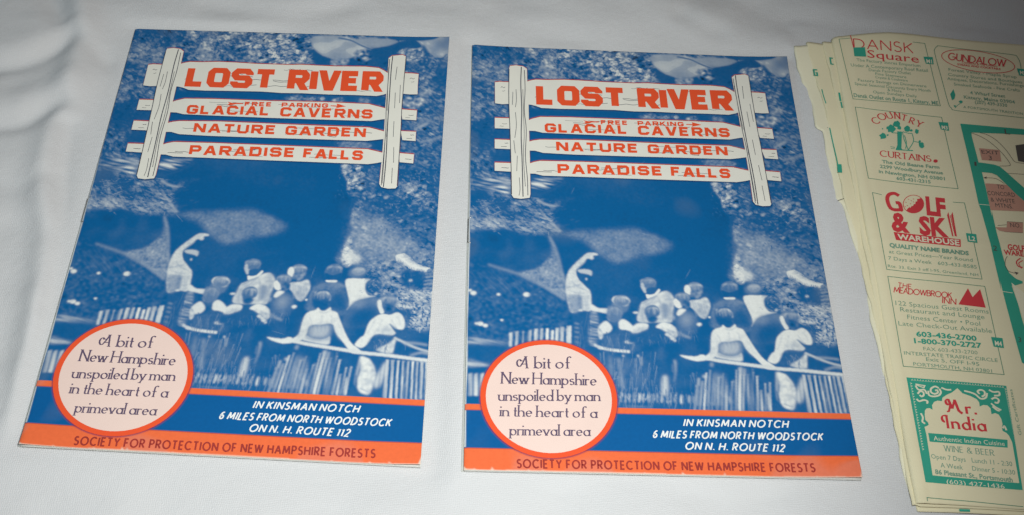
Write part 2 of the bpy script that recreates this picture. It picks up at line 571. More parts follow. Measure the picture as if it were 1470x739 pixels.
paint('J', [(40, 80), (280, 70), (280, 170), (180, 160), (60, 130)], 0.36, 1.8, F_HOR, 0.18)
paint('J', [(0, 345), (240, 345), (240, 390), (150, 425), (0, 415)], 0.46, 1.2, F_LEAF, 0.14)
for k in range(60):
    x, y = rng.uniform(20, 600), rng.uniform(200, 430)
    if x > 300 and y < 240:
        continue
    d = rng.normal(0.25, 0.5)
    ln = rng.uniform(15, 60)
    line('J', [(x, y), (x + ln * math.cos(d), y + ln * math.sin(d))], rng.uniform(2, 6), rng.uniform(0.45, 0.72), 0.15, 0.65, True)
line('J', [(115, 220), (140, 310)], 10, 0.55, 0.5)
line('J', [(460, 210), (520, 245), (585, 258)], 14, 0.66, 0.5)
line('J', [(490, 290), (545, 350), (620, 425)], 9, 0.62, 0.4)
line('J', [(330, 350), (450, 370), (620, 425)], 7, 0.55, 0.4)
for k in range(14):
    x, y = rng.uniform(560, 720), rng.uniform(200, 400)
    line('J', [(x, y), (x + rng.uniform(15, 40), y - rng.uniform(0, 14))], 4, 0.35, 0.3, 0.6, True)
# --- hollow, wedge of ledge and mound at the left
paint('A', [(96, 165), (240, 150), (380, 180), (450, 180), (480, 250), (430, 290), (330, 345), (250, 330), (96, 320)], 0.045, 1.0, F_BIG, 0.02)
paint('A', [(452, 180), (480, 235), (528, 390), (522, 462), (440, 415), (320, 350), (400, 322), (445, 285), (470, 250)], 0.34, 0.6, F_FINE, 0.09)
line('A', [(180, 305), (240, 325), (330, 352), (420, 395), (530, 462)], 14, 0.44, 0.6, 0.9)
line('A', [(455, 180), (490, 250), (525, 390)], 8, 0.52, 0.5, 0.8)
paint('A', [(96, 300), (180, 310), (330, 365), (430, 415), (525, 475), (570, 560), (560, 620), (400, 640), (96, 640)], 0.075, 1.0,
      F_MED, 0.035)
paint('A', [(100, 330), (250, 345), (380, 400), (330, 440), (120, 420)], 0.11, 3, F_ST30, 0.05, 0.7)
for x, y, r in ((118, 430, 14), (103, 418, 9), (230, 437, 9), (355, 438, 15), (150, 566, 14), (172, 574, 12), (245, 550, 8), (132, 565, 8)):
    spot('A', x, y, r, r * 0.7, 0.85, 0.3)
for k in range(60):
    spot('A', rng.uniform(110, 540), rng.uniform(380, 610), rng.uniform(3, 9), rng.uniform(2, 5), 0.3, 0.3, None, 0, 0.5)
paint('H', [(45, 425), (150, 440), (290, 462), (200, 482), (45, 468)], 0.45, 0.9, F_HOR, 0.12)
paint('H', [(45, 470), (280, 480), (200, 560), (45, 550)], 0.05, 1.0)
paint('H', [(40, 555), (110, 570), (180, 592), (100, 608), (40, 598)], 0.55, 0.7, F_HOR, 0.1)
paint('H', [(40, 606), (180, 600), (140, 640), (40, 640)], 0.04, 0.6)
for x in (58, 94, 128):
    paint('H', [(x - 12, 640), (x + 12, 632), (x + 10, 770), (x - 14, 770)], 0.62, 0.35, F_VER, 0.12, 1, False)
for x, w, t0 in ((300, 20, 398), (336, 18, 390), (372, 8, 390), (412, 18, 385), (450, 22, 376), (482, 16, 374), (516, 17, 374), (546, 16, 385),
                 (575, 20, 372), (603, 22, 366), (645, 30, 360)):
    paint('H', [(x - w / 2, t0), (x + w / 2, t0 - 3), (x + w / 2 - 4, 480), (x - w / 2 - 3, 480)], 0.66, 0.3, F_VER, 0.14, 1, False)
# --- the cliff and bushes at the right
paint('I', [(205, 320), (330, 270), (520, 230), (760, 200), (890, 720), (890, 760), (230, 760), (215, 650), (235, 560), (215, 420)],
      0.22, 0.8, F_LEAF, 0.12)
paint('I', [(250, 400), (420, 430), (620, 540), (700, 720), (280, 740), (240, 560)], 0.36, 3, F_FINE, 0.09)
paint('I', [(300, 320), (560, 290), (770, 420), (780, 560), (600, 540), (420, 400)], 0.10, 3, F_ROCK, 0.08)
paint('I', [(480, 60), (750, 60), (770, 200), (620, 190), (490, 160)], 0.16, 2, F_LEAF, 0.13)
paint('I', [(500, 180), (640, 190), (760, 300), (800, 400), (640, 330), (520, 250)], 0.30, 1.6, F_ROCK, 0.20)
paint('I', [(50, 65), (90, 55), (200, 70), (245, 140), (248, 245), (205, 235), (150, 245), (115, 170), (70, 115)], 0.40, 0.5, F_ROCK, 0.26)
paint('I', [(245, 100), (340, 90), (350, 230), (420, 300), (300, 310), (230, 330), (250, 240)], 0.22, 1, F_LEAF, 0.16)
paint('I', [(150, 240), (230, 250), (220, 320), (180, 290)], 0.20, 0.8, F_ROCK, 0.12)
for x, y, r in ((80, 70, 26), (95, 118, 14), (180, 165, 24), (225, 225, 20), (150, 235, 14), (325, 505, 20), (265, 500, 14), (335, 550, 10),
                (265, 265, 14), (330, 285, 16), (430, 290, 18), (640, 275, 18), (585, 235, 16), (700, 320, 14), (630, 410, 9), (570, 455, 16)):
    spot('I', x, y, r, r * 0.55, 0.75, 0.4, F_FINE, 0.08, 0.85, rng.uniform(-30, 40))
for k in range(90):
    x, y = rng.uniform(230, 800), rng.uniform(240, 720)
    spot('I', x, y, rng.uniform(3, 9), rng.uniform(2, 6), rng.uniform(0.45, 0.7), 0.2, None, 0, 0.7)
paint('I', [(225, 600), (245, 568), (275, 640), (305, 730), (280, 780), (236, 760), (215, 680)], 0.62, 0.4, F_ROCK, 0.2)
paint('I', [(222, 350), (250, 400), (250, 480), (232, 490), (216, 420)], 0.45, 0.7, F_ROCK, 0.14)
# --- ferns
paint('E', [(600, 80), (900, 60), (1404, -20), (1420, 340), (1050, 440), (860, 420), (680, 240)], 0.24, 1.4, F_ROCK, 0.17)
paint('E', [(340, 0), (480, 0), (540, 60), (480, 95), (390, 75), (350, 45)], 0.72, 0.6, F_FINE, 0.08)
paint('E', [(1010, 160), (1230, 190), (1280, 300), (1200, 350), (1050, 330), (990, 240)], 0.05, 0.9)
fern = catmull(np.array([(895, 12), (975, 50), (1060, 105), (1140, 130), (1240, 150)], float), False, 5)
for i, (x, y) in enumerate(fern):
    ln = 92 - 2.2 * i
    for sgn in (-1, 1):
        ang_ = 0.45 + sgn * 0.95
        line('E', [(x, y), (x + ln * math.cos(ang_), y + ln * 0.62 * math.sin(ang_))], 20, rng.uniform(0.72, 0.9), 0.12, 0.95, True)
line('E', fern.tolist(), 14, 0.85, 0.15, 1, False, False)
paint('E', [(990, 400), (1060, 360), (1404, 430), (1420, 760), (1190, 760), (1200, 620), (1030, 520)], 0.30, 1.0, F_LEAF, 0.20)
for k in range(46):
    x, y = rng.uniform(1000, 1400), rng.uniform(370, 720)
    if y > 540 and x < 1190:
        continue
    d = rng.normal(0.25, 0.35)
    ln = rng.uniform(30, 110)
    line('E', [(x, y), (x + ln * math.cos(d), y + ln * math.sin(d))], rng.uniform(6, 16), rng.uniform(0.5, 0.75), 0.2, 0.75, True)
for y in (225, 262, 300, 345):
    line('E', [(1255, y + 10), (1330, y), (1400, y + 25)], 16, 0.6, 0.3, 0.8, True)
line('E', [(1100, 365), (1230, 395), (1404, 440)], 16, 0.7, 0.3)
line('E', [(990, 405), (1100, 420), (1250, 470)], 18, 0.62, 0.3)
spot('E', 1108, 268, 18, 14, 0.85)
spot('E', 975, 228, 20, 10, 0.75)
# --- the party of visitors (printed figures)
paint('P', [(842, 430), (900, 420), (1050, 425), (1100, 440), (1180, 500), (1185, 560), (1000, 575), (870, 570), (850, 500)], 0.06, 1.5, F_BIG, 0.02)
paint('E', [(1160, 545), (1404, 560), (1404, 600), (1250, 620), (1220, 760), (1160, 760)], 0.12, 1.0, F_LEAF, 0.1)
for k in range(26):
    spot('G', rng.uniform(800, 960), rng.uniform(-10, 110), rng.uniform(8, 20), rng.uniform(6, 12), rng.uniform(0.45, 0.7), 0.2, None, 0, 0.8, rng.uniform(0, 90))
# guide pointing
paint('C', [(160, 480), (275, 475), (290, 600), (265, 735), (175, 735)], 0.07, 0.5)
for y in (560, 590, 620, 655, 690):
    line('C', [(172, y), (205, y + 6)], 12, 0.36, 0.4)
paint('C', [(285, 485), (330, 485), (345, 690), (275, 700)], 0.34, 0.5, F_HOR, 0.12)
for y in range(500, 700, 22):
    line('C', [(290, y), (340, y + 3)], 7, 0.10, 0.3, 0.7)
paint('C', [(258, 66), (300, 62), (335, 68), (332, 80), (305, 84), (308, 104), (290, 112), (262, 104), (232, 140), (205, 160), (195, 190), (188, 215),
            (215, 262), (250, 300), (285, 340), (292, 420), (300, 455), (272, 476), (215, 468), (150, 485), (128, 430), (112, 370),
            (105, 300), (112, 235), (135, 180), (190, 122)], 0.72, 0.3, F_FINE, 0.05)
paint('C', [(120, 370), (200, 360), (225, 400), (215, 468), (150, 485), (128, 430)], 0.44, 0.6, F_FINE, 0.05)
line('C', [(205, 370), (214, 460)], 14, 0.25, 0.5)
line('C', [(110, 308), (160, 300), (215, 285)], 5, 0.45, 0.3)
line('C', [(240, 380), (250, 420), (255, 465)], 7, 0.5, 0.3)
line('C', [(200, 168), (250, 120)], 6, 0.45, 0.3)
paint('C', [(182, 195), (200, 172), (250, 195), (268, 225), (255, 262), (225, 268), (200, 245)], 0.07, 0.3)
paint('C', [(195, 182), (250, 178), (294, 192), (290, 226), (268, 216), (205, 202)], 0.64, 0.3)
spot('C', 255, 248, 7, 9, 0.8)
paint('C', [(292, 425), (340, 452), (412, 460), (410, 492), (345, 482), (285, 465)], 0.80, 0.3)
line('C', [(200, 470), (228, 470)], 12, 0.85, 0.3)
# child beside him
paint('C', [(345, 650), (600, 600), (640, 760), (380, 760)], 0.10, 0.8)
spot('C', 500, 430, 62, 62, 0.22, 0.4)
spot('C', 478, 395, 42, 28, 0.84, 0.3, F_MED, 0.1)
spot('C', 530, 412, 28, 30, 0.74, 0.3, F_MED, 0.1)
spot('C', 492, 418, 12, 9, 0.2)
spot('C', 452, 495, 56, 66, 0.42, 0.5, F_MED, 0.16)
spot('C', 465, 560, 38, 22, 0.12, 0.6)
paint('C', [(340, 595), (365, 560), (400, 545), (440, 590), (420, 625), (370, 640), (350, 670)], 0.80, 0.3)
paint('C', [(488, 545), (530, 535), (595, 590), (600, 625), (540, 610), (490, 600)], 0.82, 0.3)
paint('C', [(530, 690), (595, 670), (600, 702), (545, 704)], 0.85, 0.3)
for x in (385, 410, 440, 470):
    line('C', [(x, 640), (x + 5, 735)], 8, 0.30, 0.6, 0.7)
# man in light jacket
paint('D', [(230, 330), (290, 300), (430, 222), (500, 206), (555, 245), (582, 310), (565, 420), (555, 530), (480, 540), (200, 530), (212, 400)],
      0.70, 0.3, F_MED, 0.05)
paint('D', [(450, 345), (525, 350), (520, 480), (480, 500), (452, 430)], 0.36, 0.5)
line('D', [(430, 370), (455, 440), (460, 520)], 12, 0.48, 0.4)
line('D', [(545, 300), (535, 420), (530, 510)], 14, 0.52, 0.5)
line('D', [(240, 345), (330, 290), (400, 255)], 10, 0.35, 0.3)
paint('D', [(278, 245), (300, 240), (365, 235), (412, 185), (432, 200), (395, 245), (305, 285), (290, 285)], 0.88, 0.2)
spot('D', 305, 135, 84, 72, 0.34, 0.3, F_MED, 0.12)
paint('D', [(225, 160), (250, 150), (285, 190), (280, 230), (258, 220)], 0.62, 0.3)
spot('D', 245, 103, 26, 20, 0.66, 0.4)
spot('D', 330, 110, 34, 26, 0.55, 0.6)
spot('D', 320, 195, 42, 26, 0.10, 0.4)
spot('D', 300, 95, 50, 14, 0.55, 0.4, None, 0, 0.6)
# child in front of him
paint('D', [(150, 650), (300, 560), (400, 580), (600, 690), (640, 760), (120, 760)], 0.07, 0.5)
paint('D', [(138, 585), (200, 546), (300, 556), (292, 605), (190, 645), (128, 645)], 0.82, 0.3)
paint('D', [(383, 588), (450, 540), (535, 552), (600, 600), (615, 665), (590, 695), (500, 640), (440, 610)], 0.82, 0.3, F_FINE, 0.05)
line('D', [(495, 655), (560, 700), (590, 735)], 34, 0.66, 0.4)
spot('D', 345, 430, 82, 72, 0.25, 0.35, F_MED, 0.12)
line('D', [(285, 470), (295, 410), (340, 375)], 12, 0.68, 0.4)
line('D', [(350, 400), (400, 390), (420, 440)], 12, 0.62, 0.4)
line('D', [(330, 440), (350, 475)], 10, 0.62, 0.4)
spot('D', 345, 520, 48, 26, 0.08, 0.5)
spot('D', 170, 435, 32, 12, 0.80, 0.3)
# man with bright cheek, woman beside him
paint('D', [(745, 310), (850, 296), (920, 272), (968, 350), (955, 420), (915, 500), (850, 480), (790, 410), (742, 365)], 0.68, 0.3, F_MED, 0.06)
for k in range(4):
    line('D', [(840 + 28 * k, 400 - 14 * k), (870 + 26 * k, 440), (860 + 20 * k, 500)], 8, 0.38, 0.35)
spot('D', 790, 195, 90, 78, 0.28, 0.3)
spot('D', 800, 152, 62, 30, 0.70, 0.35, F_MED, 0.1)
spot('D', 728, 195, 36, 52, 0.90, 0.3, None, 0, 1, -15)
spot('D', 845, 225, 30, 30, 0.46, 0.6)
line('D', [(740, 130), (775, 190), (770, 240)], 12, 0.18, 0.4)
spot('D', 720, 545, 120, 140, 0.14, 0.8)
spot('D', 710, 515, 60, 75, 0.44, 1.6)
spot('D', 668, 275, 74, 50, 0.44, 0.35, F_MED, 0.1)
spot('D', 690, 345, 52, 48, 0.22, 0.5)
paint('D', [(570, 320), (600, 285), (640, 320), (668, 365), (640, 388), (600, 376)], 0.88, 0.3)
paint('D', [(606, 440), (640, 395), (710, 404), (645, 465), (612, 465)], 0.84, 0.3)
spot('D', 848, 562, 28, 20, 0.84, 0.3)
spot('D', 958, 487, 15, 12, 0.95, 0.2)
line('D', [(610, 640), (680, 680), (760, 705)], 22, 0.46, 0.5)
line('D', [(730, 600), (770, 640)], 10, 0.4, 0.5, 0.6)
spot('D', 575, 490, 14, 24, 0.5, 0.5)
# man in dark coat
paint('E', [(110, 370), (160, 325), (230, 298), (340, 298), (430, 335), (470, 420), (525, 560), (500, 640), (100, 600), (92, 460)], 0.20, 0.6, F_FINE, 0.03)
paint('E', [(320, 430), (460, 440), (520, 570), (430, 600), (300, 560)], 0.06, 1.2)
line('E', [(130, 345), (110, 420), (100, 480)], 14, 0.36, 0.6)
line('E', [(350, 310), (440, 345)], 16, 0.44, 0.6)
spot('E', 280, 185, 92, 72, 0.26, 0.35)
spot('E', 285, 155, 64, 42, 0.58, 0.5, F_MED, 0.10)
spot('E', 255, 158, 16, 10, 0.2, 0.4)
paint('E', [(198, 205), (280, 232), (372, 205), (350, 265), (225, 268)], 0.07, 0.4)
paint('E', [(228, 276), (335, 276), (332, 300), (236, 297)], 0.92, 0.2)
# white-shirted man
spot('E', 535, 195, 98, 58, 0.22, 0.6)
spot('E', 545, 176, 60, 34, 0.76, 0.5, F_MED, 0.06)
paint('E', [(440, 262), (560, 254), (695, 264), (652, 305), (660, 360), (700, 425), (785, 440), (600, 490), (545, 555), (515, 590), (530, 525),
            (470, 385), (438, 320)], 0.86, 0.25, F_FINE, 0.03)
# dark-haired man
paint('E', [(590, 492), (790, 448), (870, 560), (880, 620), (780, 700), (770, 760), (520, 760), (520, 600)], 0.18, 0.6)
paint('E', [(600, 600), (800, 560), (860, 640), (770, 760), (580, 760)], 0.05, 1.5)
spot('E', 735, 335, 84, 86, 0.09, 0.35, F_ROCK, 0.05)
spot('E', 690, 300, 40, 30, 0.26, 1.0)
line('E', [(665, 330), (690, 390), (740, 425)], 7, 0.5, 0.3)
spot('E', 780, 412, 20, 14, 0.75, 0.3)
paint('E', [(800, 230), (900, 210), (1010, 330), (950, 420), (840, 420), (800, 330)], 0.28, 1.0, F_ROCK, 0.18)
# woman at the rail, seen from behind
spot('E', 225, 480, 92, 98, 0.07, 0.4)
for a_, b_, c_ in (((150, 400), (165, 445), (205, 470)), ((205, 382), (245, 430), (270, 490)), ((240, 400), (290, 440), (312, 490))):
    line('E', [a_, b_, c_], 20, 0.78, 0.35)
paint('E', [(195, 545), (320, 545), (290, 600), (220, 600)], 0.06, 0.4)
paint('G', [(15, 40), (45, 12), (85, 0), (100, -22), (120, 0), (155, 5), (190, -22), (205, 2), (250, 18), (285, 70), (320, 125), (365, 190), (420, 250),
            (455, 270), (498, 305), (480, 325), (440, 322), (400, 290), (335, 225), (275, 165), (235, 105), (150, 112), (72, 120),
            (62, 180), (50, 215), (0, 248), (-50, 252), (-40, 225), (5, 180), (8, 100)], 0.84, 0.25, F_FINE, 0.03)
paint('F', [(665, 226), (740, 234), (800, 236), (840, 222), (875, 235), (860, 275), (790, 276), (700, 250)], 0.84, 0.25)
paint('G', [(72, 122), (150, 112), (232, 104), (240, 160), (236, 200), (180, 218), (110, 210), (72, 190)], 0.52, 1.2)
for k in range(4):
    line('G', [(110 + 30 * k, 118), (125 + 28 * k, 160), (115 + 22 * k, 195)], 7, 0.66, 0.4)
paint('G', [(60, 195), (110, 215), (180, 222), (225, 208), (240, 195), (245, 258), (120, 244), (40, 225)], 0.74, 0.3)
# woman leaning on the rail
spot('E', 920, 510, 106, 82, 0.38, 0.4, F_MED, 0.08)
spot('E', 955, 565, 66, 52, 0.14, 0.6)
paint('E', [(818, 490), (850, 475), (880, 540), (912, 600), (885, 618), (850, 570)], 0.84, 0.25)
line('E', [(1010, 528), (1100, 540), (1205, 548)], 34, 0.70, 0.4)
paint('G', [(440, 250), (470, 200), (492, 180), (505, 90), (545, 42), (590, 22), (650, 26), (700, 8), (750, 40), (778, 100), (770, 136), (720, 130),
            (662, 96), (700, 140), (722, 165), (690, 182), (600, 172), (562, 190), (540, 245), (500, 278), (460, 270)], 0.84, 0.25, F_FINE, 0.03)
line('G', [(660, 95), (700, 118), (725, 130)], 7, 0.4, 0.3)
paint('G', [(560, 195), (640, 178), (705, 190), (660, 250), (600, 285), (530, 290)], 0.10, 0.5)
paint('G', [(610, 285), (690, 240), (725, 200), (742, 220), (742, 312), (640, 305)], 0.70, 0.4, F_MED, 0.05)
# rails
paint('G', [(742, 225), (880, 300), (742, 312)], 0.05, 0.4)
line('G', [(720, 198), (800, 230), (900, 270), (1010, 300)], 17, 0.66, 0.3)
line('G', [(800, 236), (900, 238), (985, 250)], 16, 0.5, 0.5)
line('G', [(870, 330), (950, 305), (1010, 315)], 18, 0.5, 0.5)
paint('F', [(880, 275), (1023, 290), (1023, 330), (880, 310)], 0.05, 0.5)
paint('G', [(-20, 260), (500, 330), (1015, 375), (1015, 400), (500, 350), (-20, 285)], 0.05, 0.4)
line('G', [(-20, 236), (80, 256), (250, 280), (400, 300), (520, 316), (700, 330), (900, 352), (1020, 364)], 26, 0.78, 0.25)
line('F', [(-5, 160), (100, 182), (255, 198)], 24, 0.78, 0.25)
line('F', [(-40, 140), (-20, 150), (20, 170)], 22, 0.7, 0.3)
# fence pales
for x, w, t0, bx in ((30, 22, 350, 16), (62, 20, 470, 60), (120, 24, 480, 118), (232, 30, 302, 215), (266, 22, 312, 258), (308, 32, 312, 305),
                     (345, 18, 500, 340), (375, 16, 480, 372), (405, 18, 500, 402), (438, 22, 500, 440), (180, 14, 400, 176)):
    paint('G', [(x - w / 2, t0), (x + w / 2, t0), (bx + w / 2, 632), (bx - w / 2, 632)], 0.54, 0.5, F_VER, 0.20, 0.9, False)
paint('G', [(35, 390), (90, 370), (130, 430), (180, 540), (170, 580), (130, 570), (80, 500), (40, 460)], 0.40, 0.7, F_FINE, 0.06, 0.9)
line('G', [(100, 500), (160, 565)], 26, 0.58, 0.5)
px_ = 712
k = 0
while px_ < 1060:
    w = rng.uniform(20, 30)
    sl = 52 + 0.03 * (px_ - 700)
    paint('G', [(px_ - w / 2, 362 + 0.04 * (px_ - 700)), (px_ + w / 2, 362 + 0.04 * (px_ - 700)), (px_ + w / 2 + sl, 655), (px_ - w / 2 + sl, 655)],
          rng.uniform(0.52, 0.72), 0.3, F_VER, 0.18, 1, False)
    px_ += rng.uniform(33, 42)
paint('G', [(500, 340), (520, 400), (515, 560), (500, 480)], 0.5, 0.4)
paint('G', [(505, 345), (560, 352), (600, 380), (645, 450), (655, 520), (640, 615), (612, 625), (560, 605), (525, 540), (530, 440)], 0.80, 0.4, F_MED, 0.05)
paint('G', [(595, 352), (695, 365), (690, 430), (660, 470), (630, 410)], 0.07, 0.5)
paint('G', [(680, 420), (710, 380), (712, 540), (680, 580), (655, 540)], 0.55, 0.6, F_VER, 0.15)
line('G', [(560, 580), (610, 600), (640, 605)], 6, 0.35, 0.3)
line('G', [(505, 480), (530, 570)], 7, 0.1, 0.3)
# tall weeds and pales in front at the left
for k in range(42):
    x = rng.uniform(0, 460)
    y0 = rng.uniform(200, 420)
    line('F', [(x, y0), (x + rng.normal(0, 12), y0 + rng.uniform(60, 190))], rng.uniform(6, 18), rng.uniform(0.2, 0.34), 0.6, 0.6, True)
line('F', [(165, 250), (180, 380), (195, 485)], 34, 0.42, 0.6, 0.8)
line('F', [(90, 230), (110, 400)], 26, 0.36, 0.6, 0.7)
line('F', [(345, 240), (350, 310)], 16, 0.55, 0.4)
spot('F', 322, 232, 12, 12, 0.6, 0.3)
spot('F', 200, 232, 10, 10, 0.6, 0.3)
paint('F', [(520, 405), (560, 395), (572, 490), (560, 560), (525, 550), (510, 500)], 0.66, 0.6)
line('F', [(622, 265), (630, 350), (618, 450)], 24, 0.5, 0.5, 1, True)
line('F', [(600, 300), (610, 370)], 10, 0.3, 0.4)
line('F', [(520, 150), (500, 250)], 26, 0.18, 1.0)
for x, y, r in ((345, 565, 14), (410, 572, 16), (455, 575, 12), (620, 585, 12), (680, 588, 22), (740, 585, 18), (780, 590, 16), (250, 555, 10), (190, 550, 10)):
    spot('F', x, y, r * 0.7, r * 1.9, 0.60, 0.35, F_VER, 0.12)
for x in (800, 830, 860, 890, 920, 945, 985, 1010):
    y0 = rng.uniform(380, 520)
    line('F', [(x + 20, y0), (x, 640)], rng.uniform(14, 26), rng.uniform(0.42, 0.6), 0.4, 0.9)
paint('F', [(930, 380), (1023, 400), (1023, 480), (940, 470)], 0.28, 1.2)
spot('F', 868, 402, 22, 14, 0.6, 0.5)
spot('F', 925, 305, 16, 20, 0.45, 0.5)
line('F', [(220, 640), (430, 650)], 8, 0.35, 0.4)
line('F', [(500, 575), (540, 600)], 6, 0.5, 0.4)

# --- modelling on the figures and their surroundings
def strokes(view, box, n, d0, spread, l0, l1, w0, w1, t0, t1, seed, a=0.8):
    g = np.random.default_rng(seed)
    for _ in range(n):
        x, y = g.uniform(box[0], box[2]), g.uniform(box[1], box[3])
        d = math.radians(g.normal(d0, spread))
        ln = g.uniform(l0, l1)
        line(view, [(x, y), (x + ln * math.cos(d), y + ln * math.sin(d))], g.uniform(w0, w1), g.uniform(t0, t1), 0.12, a, True)


def hair(view, x, y, rx, ry, n, seed, t0=0.5, t1=0.78, dark=0.1):
    """a crown of combed locks over a dark head"""
    g = np.random.default_rng(seed)
    spot(view, x, y, rx, ry, dark, 0.3)
    for k in range(n):
        f = (k + 0.5) / n * 2 - 1
        x0, y0 = x + f * rx * 0.55, y - ry * 0.75 * math.sqrt(1 - f * f * .6)
        x1, y1 = x + f * rx * 1.0 + g.normal(0, rx * .08), y + ry * g.uniform(-0.1, 0.5)
        line(view, [(x0, y0), ((x0 + x1) / 2 + f * rx * .2, (y0 + y1) / 2 - ry * .1), (x1, y1)], rx * g.uniform(.14, .30), g.uniform(t0, t1), 0.30, 0.7, True)


# man in the jacket
hair('D', 305, 122, 80, 56, 8, 11, 0.42, 0.68, 0.20)
paint('D', [(222, 130), (250, 120), (268, 180), (282, 215), (262, 218), (240, 180)], 0.62, 0.25)
paint('D', [(290, 180), (375, 165), (382, 190), (350, 235), (300, 238)], 0.08, 0.3)
paint('D', [(490, 215), (560, 250), (582, 320), (556, 520), (500, 525), (520, 400), (500, 300)], 0.50, 0.8, F_MED, 0.05, 0.7)
paint('D', [(212, 400), (240, 350), (262, 420), (262, 520), (205, 525)], 0.56, 0.8, None, 0, 0.7)
for P_ in ([(420, 300), (440, 350), (448, 430)], [(380, 260), (330, 330), (280, 360)], [(540, 330), (520, 420), (525, 500)], [(250, 380), (240, 450), (246, 510)]):
    line('D', P_, 9, 0.42, 0.3, 0.8)
# child before him
hair('D', 345, 425, 80, 68, 9, 12, 0.42, 0.70, 0.16)
spot('D', 350, 500, 60, 22, 0.06, 0.4)
paint('D', [(135, 640), (190, 600), (290, 590), (290, 612), (190, 650), (128, 660)], 0.48, 0.5, F_MED, 0.1, 0.8)
paint('D', [(440, 600), (540, 620), (612, 660), (590, 700), (500, 645)], 0.50, 0.5, F_MED, 0.12, 0.8)
strokes('D', (150, 660, 600, 740), 26, 85, 20, 30, 80, 8, 18, 0.12, 0.28, 13, 0.6)
for x, y, r in ((505, 668, 22), (540, 688, 16), (560, 712, 22), (590, 735, 14)):
    spot('D', x, y, r, r * .7, 0.72, 0.25)
# pair at the right of the jacket
hair('D', 800, 178, 84, 62, 8, 14, 0.48, 0.78, 0.22)
spot('D', 724, 196, 34, 52, 0.86, 0.25, None, 0, 1, -15)
paint('D', [(760, 215), (850, 205), (888, 240), (840, 285), (780, 280)], 0.20, 0.4, F_MED, 0.08)
spot('D', 850, 228, 22, 16, 0.46, 0.4)
for k in range(6):
    line('D', [(775 + 30 * k, 330 + 3 * k), (800 + 26 * k, 400), (820 + 18 * k, 480 - 6 * k)], 9, 0.42, 0.3, 0.75)
hair('D', 672, 272, 76, 48, 8, 15, 0.42, 0.66, 0.22)
paint('D', [(572, 322), (596, 292), (628, 318), (668, 365), (640, 388), (604, 374)], 0.85, 0.2)
paint('D', [(655, 310), (745, 320), (735, 385), (675, 390)], 0.16, 0.4, F_MED, 0.05)
line('D', [(630, 300), (655, 330), (668, 365)], 9, 0.3, 0.2)
strokes('D', (620, 580, 820, 700), 20, 70, 20, 40, 90, 8, 16, 0.16, 0.34, 16, 0.6)
# man in the dark coat and the woman before him
hair('E', 282, 165, 86, 54, 9, 17, 0.36, 0.66, 0.16)
paint('E', [(196, 200), (280, 222), (372, 200), (352, 262), (225, 266)], 0.05, 0.3)
spot('E', 185, 345, 46, 30, 0.36, 1.2, None, 0, 0.8, -30)
spot('E', 330, 330, 80, 24, 0.33, 1.0, None, 0, 0.8, 10)
hair('E', 230, 452, 92, 80, 9, 18, 0.55, 0.86, 0.08)
paint('E', [(150, 490), (200, 505), (290, 500), (300, 560), (180, 560)], 0.04, 0.4)
paint('G', [(15, 60), (45, 30), (60, 100), (60, 180), (45, 215), (5, 235), (8, 120)], 0.70, 0.6, F_MED, 0.05, 0.6)
paint('G', [(235, 60), (280, 80), (330, 160), (360, 205), (330, 225), (270, 160)], 0.72, 0.5, F_MED, 0.05, 0.6)
for P_ in ([(60, 60), (80, 100), (76, 125)], [(140, 40), (150, 80), (145, 110)], [(215, 40), (225, 80), (232, 105)], [(110, 10), (150, 22), (195, 8)]):
    line('G', P_, 7, 0.58, 0.3, 0.8)
paint('G', [(65, 195), (120, 215), (190, 222), (235, 205), (240, 222), (160, 236), (70, 220)], 0.44, 0.4, None, 0, 0.7)
# white shirt, dark-haired man
hair('E', 540, 180, 66, 40, 6, 19, 0.62, 0.82, 0.34)
paint('E', [(560, 300), (650, 310), (655, 360), (690, 420), (600, 480), (540, 545), (530, 500), (600, 420)], 0.76, 1.0, F_MED, 0.04, 0.6)
line('E', [(480, 300), (510, 400), (530, 480)], 10, 0.70, 0.4, 0.8)
hair('E', 738, 330, 82, 80, 10, 20, 0.14, 0.30, 0.07)
spot('E', 640, 520, 70, 34, 0.36, 1.2, None, 0, 0.8, -25)
spot('E', 790, 480, 60, 26, 0.30, 1.2, None, 0, 0.8, 20)
# woman leaning on the rail
hair('E', 918, 492, 104, 66, 10, 21, 0.40, 0.66, 0.20)
paint('E', [(816, 492), (848, 476), (878, 540), (912, 602), (882, 618), (848, 570)], 0.82, 0.2)
paint('E', [(880, 530), (960, 520), (1020, 560), (980, 620), (920, 600)], 0.12, 0.4, F_MED, 0.05)
paint('G', [(600, 120), (660, 110), (700, 145), (715, 165), (690, 180), (600, 170), (560, 190)], 0.66, 0.7, F_MED, 0.06, 0.8)
for P_ in ([(550, 60), (530, 130), (510, 180)], [(600, 60), (590, 120), (560, 170)], [(700, 40), (730, 70), (745, 110)], [(660, 60), (690, 90), (720, 125)], [(480, 200), (490, 240), (480, 262)]):
    line('G', P_, 8, 0.62, 0.35, 0.8)
strokes('G', (560, 200, 690, 280), 16, 60, 25, 20, 60, 5, 10, 0.18, 0.34, 22, 0.7)
paint('G', [(600, 390), (645, 450), (655, 530), (640, 612), (612, 622), (625, 520), (615, 440)], 0.62, 0.6, F_MED, 0.08, 0.8)
for P_ in ([(560, 400), (590, 470), (600, 560)], [(530, 420), (555, 500), (575, 590)]):
    line('G', P_, 8, 0.60, 0.4, 0.7)
